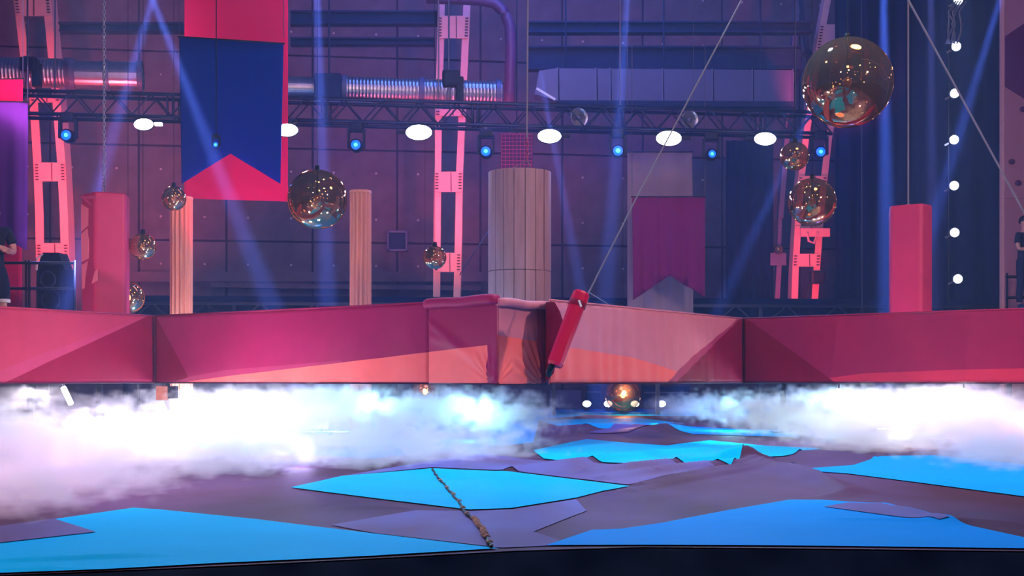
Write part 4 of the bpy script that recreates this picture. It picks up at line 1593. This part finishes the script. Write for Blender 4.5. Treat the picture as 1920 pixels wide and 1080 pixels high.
def mat_z(x, y):
    z = .006 * math.sin(x * 1.3 + y * .6) * math.sin(y * .8 - x * .4)
    for ax_, ay, bx_, by, w, h in RID:
        dx, dy = bx_ - ax_, by - ay
        L2 = dx * dx + dy * dy
        if abs(x - (ax_ + bx_) / 2) > abs(dx) / 2 + 4 * w or abs(y - (ay + by) / 2) > abs(dy) / 2 + 4 * w:
            continue
        k = ((x - ax_) * dx + (y - ay) * dy) / L2
        kc = min(1, max(0, k))
        d2 = (x - ax_ - kc * dx) ** 2 + (y - ay - kc * dy) ** 2
        if d2 < 9 * w * w:
            z += h * math.exp(-d2 / (w * w)) * (.25 + .75 * math.sin(PI * (.15 + .7 * kc)))
    return z


mats_t = thing('floor_mats', 'huge floor cloth printed in cyan, blue, violet and brown facets under the beams', 'floor mat', (0, 12, 0))
ys = [0]
v = 0
while v < 30.0:
    v += .032 if v < 9 else (.1 if v < 14 else .5)
    ys.append(v)
nxm = 320
vs_, fs = [], []
for yo in ys:
    for i in range(nxm + 1):
        u = -1 + 2 * i / nxm
        x = u * (3.2 + (yo + 5.5) * .42)
        y = edge_y(x) + yo
        vs_.append((x, y, mat_z(x, y)))
for j in range(len(ys) - 1):
    for i in range(nxm):
        fs.append((j * (nxm + 1) + i, j * (nxm + 1) + i + 1, (j + 1) * (nxm + 1) + i + 1, (j + 1) * (nxm + 1) + i))
MB().add(vs_, fs).build('base_cloth', M_brown, mats_t, smooth=True)


def panel(pts, m, dz=.007, lab=None, world=False):
    poly = [tuple(G(x, y))[:2] for x, y in pts] if not world else pts
    bm = bmesh.new()
    bm.faces.new([bm.verts.new((x, y, 0)) for x, y in poly])
    bmesh.ops.triangulate(bm, faces=bm.faces[:])
    xs = [p[0] for p in poly]
    ys_ = [p[1] for p in poly]
    sx = max(.05, (max(xs) - min(xs)) / 120)
    sy = max(.032, (max(ys_) - min(ys_)) / 150)
    for k in range(1, int((max(xs) - min(xs)) / sx) + 1):
        bmesh.ops.bisect_plane(bm, geom=bm.verts[:] + bm.edges[:] + bm.faces[:], plane_co=(min(xs) + k * sx, 0, 0), plane_no=(1, 0, 0))
    for k in range(1, int((max(ys_) - min(ys_)) / sy) + 1):
        bmesh.ops.bisect_plane(bm, geom=bm.verts[:] + bm.edges[:] + bm.faces[:], plane_co=(0, min(ys_) + k * sy, 0), plane_no=(0, 1, 0))
    for v_ in bm.verts:
        v_.co.z = mat_z(v_.co.x, v_.co.y) + dz
    for f in bm.faces:
        f.smooth = True
        if f.normal.z < 0:
            f.normal_flip()
    me = bpy.data.meshes.new('printed_facet')
    bm.to_mesh(me)
    bm.free()
    me.materials.append(m)
    o = link('printed_facet', me, mats_t)
    if lab:
        o['label'] = lab
    return o


# near row
panel([(-200, 1004), (0, 990), (250, 955), (300, 958), (480, 975), (700, 1002), (935, 1031), (700, 1043.0), (400, 1056), (200, 1067.5), (0, 1076), (-200, 1090)], M_cyan, lab='large cyan facet at near left')
panel([(-200, 1004), (0, 990), (100, 976), (180, 1000), (-10, 1022), (-200, 1035)], M_violet, .011)
panel([(545, 915), (640, 893), (810, 879), (960, 886), (1180, 913), (1130, 922), (1080, 935), (960, 955), (880, 958), (740, 940)], M_cyan, lab='cyan facet crossed by the laced seam')
panel([(1024, 1026), (1110, 998), (1165, 996), (1240, 985), (1370, 958), (1480, 938), (1540, 938), (1660, 945), (1700, 955), (1790, 980), (1960, 1018), (1960, 1031), (1600, 1028), (1200, 1026)], M_blue, lab='large blue facet at near right')
panel([(1545, 952), (1590, 944), (1650, 946), (1700, 958), (1780, 980), (1760, 981)], M_violet, .011)
panel([(1480, 882), (1600, 872), (1650, 856), (1750, 855), (2000, 880), (2200, 895), (2200, 960), (1920, 932), (1790, 915), (1590, 889)], M_blue, lab='blue facet at right beyond the brown band')
panel([(1020, 862), (1000, 845), (1100, 825), (1180, 833), (1250, 838), (1330, 827), (1440, 838), (1540, 842), (1470, 856), (1400, 860), (1370, 875), (1300, 875), (1140, 870), (1060, 866)], M_cyan, .011, 'cyan facet in the middle of the cloth')
panel([(640, 893), (900, 850), (1020, 866), (1140, 872), (1340, 878), (1250, 893), (1180, 911), (960, 884), (810, 877)], M_violet, .007)
panel([(780, 958), (880, 960), (960, 957), (1080, 937), (1100, 960), (1000, 1000), (1050, 1015), (1024, 1026), (940, 1029), (850, 1018), (700, 1000), (620, 985)], M_violet, .004, 'violet facet around the near end of the seam')
panel([(1250, 806), (1320, 802), (1480, 808), (1500, 820), (1400, 818), (1300, 815)], M_blue)
panel([(1010, 788), (1200, 784), (1290, 797), (1180, 806), (1060, 803)], M_cyan)
panel([(1100, 812), (1190, 796), (1240, 800), (1180, 816)], M_violet, .011)
panel([(300, 800), (500, 775), (960, 772), (1100, 778), (1010, 788), (1000, 830), (700, 860), (400, 850)], M_blue, .004)
panel([(1290, 780), (1500, 778), (1700, 790), (1900, 800), (1700, 830), (1540, 830), (1480, 800)], M_violet, .011)
panel([(960, 767), (1300, 766), (1700, 768), (1650, 778), (1250, 781), (1000, 776)], M_blue, .004)

# skirt in front of the cloth
sk = []
nS = 160
prof = [(0.0, .0), (.01, -.03), (.03, -.10), (.12, -.22), (.35, -.36), (.8, -.46), (1.6, -.52)]
vs_, fs = [], []
for j, (dy, dz) in enumerate(prof):
    for i in range(nS + 1):
        x = -4.5 + 9.5 * i / nS
        w = min(1, j / 3)
        k = w * (.035 * math.sin(x * 9 + j * .9) + .025 * math.sin(x * 21 - j * 1.3))
        cw = w * .05 * math.exp(-((x - .55 - .1 * j) / .12) ** 2)
        vs_.append((x + w * .03 * math.sin(x * 4 + j), edge_y(x) - dy - k * .8, dz + (mat_z(x, edge_y(x)) if j == 0 else 0) + k * .5 + cw - (.006 if j == 0 else 0)))
for j in range(len(prof) - 1):
    for i in range(nS):
        fs.append((j * (nS + 1) + i, (j + 1) * (nS + 1) + i, (j + 1) * (nS + 1) + i + 1, j * (nS + 1) + i + 1))
sk = MB().add(vs_, fs).build('edge_skirt', M_navy, smooth=True)
tag(sk, 'crumpled dark navy cloth hanging over the near edge of the floor cloth', 'cloth')

# laced seam
sm = MB()
path = [(812, 882), (818, 893), (832, 909), (846, 926), (858, 942), (868, 958), (879, 972), (893, 984), (903, 998), (910, 1012), (917, 1024), (922, 1032)]
pts = [G(*p) for p in path]
fine = []
for i in range(len(pts) - 1):
    for k in range(6):
        q_ = pts[i].lerp(pts[i + 1], k / 6)
        fine.append(Vector((q_.x + R.uniform(-.006, .006), q_.y, mat_z(q_.x, q_.y) + .012)))
seam = thing('laced_seam', 'dark laced seam running across the cyan facet to the near edge', 'seam', fine[-1])
MB().tube(fine, [(.0075 + R.uniform(-.002, .003)) for _ in fine], 6).build('gap_edge', M_rubber, seam)
lm = MB()
for i in range(8, len(fine) - 2):
    q_ = fine[i]
    if 38 < i < 56 or i % 5 == 0:
        lm.tube([q_ + Vector((-.014, -.01, .006)), q_ + Vector((0, 0, .014)), q_ + Vector((.014, .01, .006))], .005, 5)
tag(lm.build('lacing', M_cord, seam), kind='stuff')

# far edge: low pale block and floor lights
c = P(1060, 748, 32)
tag(MB().box(c, (.78, .5, .45), bev=.03).build('plinth', M_duct, origin=c), 'low pale plinth at the far edge of the floor cloth', 'plinth')
c = P(985, 748, 32.6)
tag(MB().box(c, (1.1, .5, .5), bev=.03).build('plinth', M_conc, origin=c), 'darker grey plinth behind smoke below the centre block', 'plinth')
for i, x in enumerate((1100, 1140, 1190, 1240)):
    b = P(x, 757, 29.5)
    t = thing('floor_light', ('leftmost', 'second', 'third', 'rightmost')[i] + ' of the four small white lights on the far floor', 'floor light', b, 'row of small white floor lights')
    mt = Matrix.Translation(b + Vector((0, -.06, 0))) @ Matrix.Diagonal((1, 1, .75, 1)) @ Matrix.Rotation(PI / 2, 4, 'X')
    MB().lathe([(.001, .02), (.06, .015), (.095, 0)], 16, 0, mt).build('lens', M_lamps, t, smooth=True)
    MB().lathe([(.1, .0), (.1, -.12), (.001, -.14)], 16, 0, mt).build('housing', M_black, t, smooth=True)
    MB().box(b + Vector((0, .05, -.1)), (.12, .1, .12)).build('foot', M_black, t)
# uneven dark clutter behind the far edge
for (x0_, x1_, y0_, lab) in ((1100, 1125, 722, 'dark equipment case at the far edge left of the orange globe'), (1205, 1290, 724, 'wide dark equipment case at the far edge right of the orange globe')):
    a, b = P(x0_, 764, 33), P(x1_, 764, 33)
    hgt = (764 - y0_) / F * 33
    t = thing('flight_case', lab, 'case', (a + b) / 2)
    MB().box((a + b) / 2 + Vector((0, 0, hgt / 2)), ((b - a).length, .5, hgt), bev=.03).build('case_body', M_navy, t)
    MB().box((a + b) / 2 + Vector((0, -.26, hgt * .7)), ((b - a).length * .96, .02, .04)).build('case_trim', M_duct, t)


# ------------------------------------------------------------------ haze and smoke
def vol_mat(name, color, density, aniso, attr=False):
    m = bpy.data.materials.new(name)
    m.use_nodes = True
    nt = m.node_tree
    nt.nodes.clear()
    out = nt.nodes.new('ShaderNodeOutputMaterial')
    if attr:
        v_ = nt.nodes.new('ShaderNodeVolumePrincipled')
        v_.inputs['Color'].default_value = (*color, 1)
        v_.inputs['Density'].default_value = density
        v_.inputs['Anisotropy'].default_value = aniso
    else:
        v_ = nt.nodes.new('ShaderNodeVolumeScatter')
        v_.inputs['Color'].default_value = (*color, 1)
        v_.inputs['Density'].default_value = density
        v_.inputs['Anisotropy'].default_value = aniso
    nt.links.new(v_.outputs[0], out.inputs['Volume'])
    return m


hz = MB().box((0, 20.5, 5.9), (44, 24, 12.6)).build('stage_haze', vol_mat('haze', (.30, .46, 1), .0042, 0.0))
tag(hz, 'thin bluish stage haze filling the hall', 'haze', kind='stuff')


def smoke(name, lab, lo, hi, vox, blobs, dens, nscale, seed):
    ng = bpy.data.node_groups.new(name, 'GeometryNodeTree')
    ng.interface.new_socket('Geometry', in_out='INPUT', socket_type='NodeSocketGeometry')
    ng.interface.new_socket('Geometry', in_out='OUTPUT', socket_type='NodeSocketGeometry')
    N, Lk = ng.nodes, ng.links
    go = N.new('NodeGroupOutput')
    pos = N.new('GeometryNodeInputPosition')

    def math_(op, a, b=None, clamp=False):
        n_ = N.new('ShaderNodeMath')
        n_.operation = op
        n_.use_clamp = clamp
        for i, x in enumerate((a, b)):
            if x is None:
                continue
            if isinstance(x, (int, float)):
                n_.inputs[i].default_value = x
            else:
                Lk.new(x, n_.inputs[i])
        return n_.outputs[0]

    acc = None
    for (c_, r_, k_) in blobs:
        s1 = N.new('ShaderNodeVectorMath')
        s1.operation = 'SUBTRACT'
        Lk.new(pos.outputs[0], s1.inputs[0])
        s1.inputs[1].default_value = tuple(c_)
        s2 = N.new('ShaderNodeVectorMath')
        s2.operation = 'DIVIDE'
        Lk.new(s1.outputs[0], s2.inputs[0])
        s2.inputs[1].default_value = tuple(r_)
        s3 = N.new('ShaderNodeVectorMath')
        s3.operation = 'LENGTH'
        Lk.new(s2.outputs[0], s3.inputs[0])
        v_ = math_('MULTIPLY', math_('SUBTRACT', 1.0, s3.outputs['Value']), k_)
        acc = v_ if acc is None else math_('MAXIMUM', acc, v_)
    no = N.new('ShaderNodeTexNoise')
    no.noise_dimensions = '4D'
    no.inputs['W'].default_value = seed
    no.inputs['Scale'].default_value = nscale
    no.inputs['Detail'].default_value = 7
    no.inputs['Roughness'].default_value = .66
    no.inputs['Distortion'].default_value = .4
    sv = N.new('ShaderNodeVectorMath')
    sv.operation = 'MULTIPLY'
    Lk.new(pos.outputs[0], sv.inputs[0])
    sv.inputs[1].default_value = (1, .6, 1.5)
    Lk.new(sv.outputs[0], no.inputs['Vector'])
    f = math_('ADD', acc, math_('MULTIPLY', math_('SUBTRACT', no.outputs[0], .5), 6.5))
    f = math_('MULTIPLY', f, 2.5, True)
    # fade out below the beams and towards the sides of the box
    sx = N.new('ShaderNodeSeparateXYZ')
    Lk.new(pos.outputs[0], sx.inputs[0])
    f = math_('MULTIPLY', f, math_('MULTIPLY', math_('SUBTRACT', hi[2], sx.outputs[2]), 7.0, True))
    for ax_i in (0, 1):
        f = math_('MULTIPLY', f, math_('MULTIPLY', math_('SUBTRACT', hi[ax_i], sx.outputs[ax_i]), 1.2, True))
        f = math_('MULTIPLY', f, math_('MULTIPLY', math_('SUBTRACT', sx.outputs[ax_i], lo[ax_i]), 1.2, True))
    vc = N.new('GeometryNodeVolumeCube')
    vc.inputs['Min'].default_value = lo
    vc.inputs['Max'].default_value = hi
    for i, ax_ in enumerate('XYZ'):
        vc.inputs['Resolution ' + ax_].default_value = max(8, int((hi[i] - lo[i]) / vox))
    Lk.new(f, vc.inputs['Density'])
    sm_ = N.new('GeometryNodeSetMaterial')
    sm_.inputs['Material'].default_value = vol_mat(name + '_vapour', (.94, .93, 1), dens, .1, True)
    Lk.new(vc.outputs[0], sm_.inputs[0])
    Lk.new(sm_.outputs[0], go.inputs[0])
    vd = bpy.data.volumes.new(name)
    o = bpy.data.objects.new(name, vd)
    COL.objects.link(o)
    md = o.modifiers.new('smoke', 'NODES')
    md.node_group = ng
    return tag(o, lab, 'smoke', kind='stuff')


def B(px, py, d, rx, ry, rz, k=1.0):
    return (P(px, py, d), (rx, ry, rz), k)


def puffs(pts, k):
    return [B(x, y, d, .78 * d / 13 * w, .8 * w, .25 * w, k) for x, y, d, w in pts]


smoke('fog_bank', 'bright white fog bank rolling out under the left beams', (-7.0, 5.9, 0.0), (1.4, 18.5, .74), .034, puffs([
    (20, 850, 10, 1.1), (120, 885, 9.5, 1.1), (-90, 900, 9, 1.1), (240, 835, 11.2, 1), (330, 785, 18.0, 1.25), (450, 765, 18.0, 1.2), (200, 770, 18.0, .8), (340, 835, 12, 1.0), (450, 825, 12.5, .9), (530, 795, 13, 1), (610, 755, 15.5, 1),
    (690, 800, 13.5, .9), (770, 770, 15.5, .9), (870, 765, 16.5, .9), (950, 785, 15.5, .7), (560, 850, 11.5, .8), (420, 870, 10.5, .8), (40, 800, 12.5, .7), (10, 745, 17, .7), (250, 900, 9.6, .7), (820, 820, 13, .6), (700, 845, 11.2, .7), (800, 850, 12, .7), (900, 840, 12.8, .7), (50, 940, 7.6, 1.0), (-60, 950, 7.4, 1.0), (200, 925, 8.6, .7)], 1.0),
    1.9, 5.0, 1.0)
smoke('fog_bank', 'bright fog bank rolling out under the right beams', (1.8, 9.0, 0.0), (8.6, 20.0, .74), .038, puffs([
    (1290, 765, 18.5, .6), (1370, 765, 18, .7), (1460, 775, 17, .8), (1540, 785, 16, .9), (1610, 800, 15, .9), (1690, 775, 15.5, 1.1), (1770, 780, 15, 1.1), (1860, 795, 14, 1.1), (1940, 810, 13.5, 1.1),
    (2040, 820, 13, 1.1), (1720, 820, 14, .8), (1560, 748, 18, .7), (1820, 748, 17.5, .8), (1870, 850, 12, .8), (1930, 858, 11, .8), (1620, 835, 13.5, .7)], 1.0),
    1.9, 5.0, 4.0)

# added unseen point lights that brighten the fog from behind and inside
for x, y, d, e, c in ((330, 790, 14.6, 1300, (1, .96, 1)), (350, 765, 18.6, 900, (1, .96, 1)), (470, 775, 17.0, 700, (.92, .93, 1)), (200, 800, 11.8, 420, (1, .85, 1)), (60, 745, 16.6, 300, (1, .9, 1)),
                      (620, 745, 16.4, 380, (.45, .85, 1)), (700, 765, 15.0, 320, (.35, .85, 1)), (890, 765, 15.5, 420, (.4, .9, 1)), (-60, 880, 8.4, 45, (1, .42, .6)), (120, 860, 9.8, 60, (1, .6, .9)), (560, 850, 11.0, 90, (.55, .45, 1)),
                      (1690, 790, 17.6, 1100, (.85, .96, 1)), (1560, 775, 17.6, 420, (.4, .9, 1)), (1370, 765, 18.5, 260, (.35, .85, 1)), (1780, 760, 17.6, 300, (1, .7, 1)), (1930, 800, 13.2, 90, (1, .5, .9))):
    light('POINT', P(x, y, d), e * .16, c, None, .14, name='fog_fill')

# added unseen overhead spots that overexpose the thickest fog
light('SPOT', (-3.3, 9.9, 5.6), 6000, (1, .95, 1), (-3.5, 12.4, .2), .3, 42, .9)
light('SPOT', (-1.0, 11.4, 5.6), 1500, (.55, .5, 1), (-1.2, 12.6, .2), .3, 34, .9)
light('SPOT', (4.5, 12.6, 5.6), 6000, (.92, .97, 1), (4.7, 14.6, .2), .3, 32, .9)
light('SPOT', (6.0, 10.5, 5.6), 2200, (.75, .5, 1), (5.7, 12.6, .2), .3, 34, .9)
light('SPOT', (2.9, 13.5, 5.0), 3000, (.5, .9, 1), (3.0, 15.3, .2), .3, 28, .9)
light('SPOT', (-4.2, 6.0, 4.6), 1800, (1, .42, .72), (-3.6, 8.4, .2), .3, 50, .9)
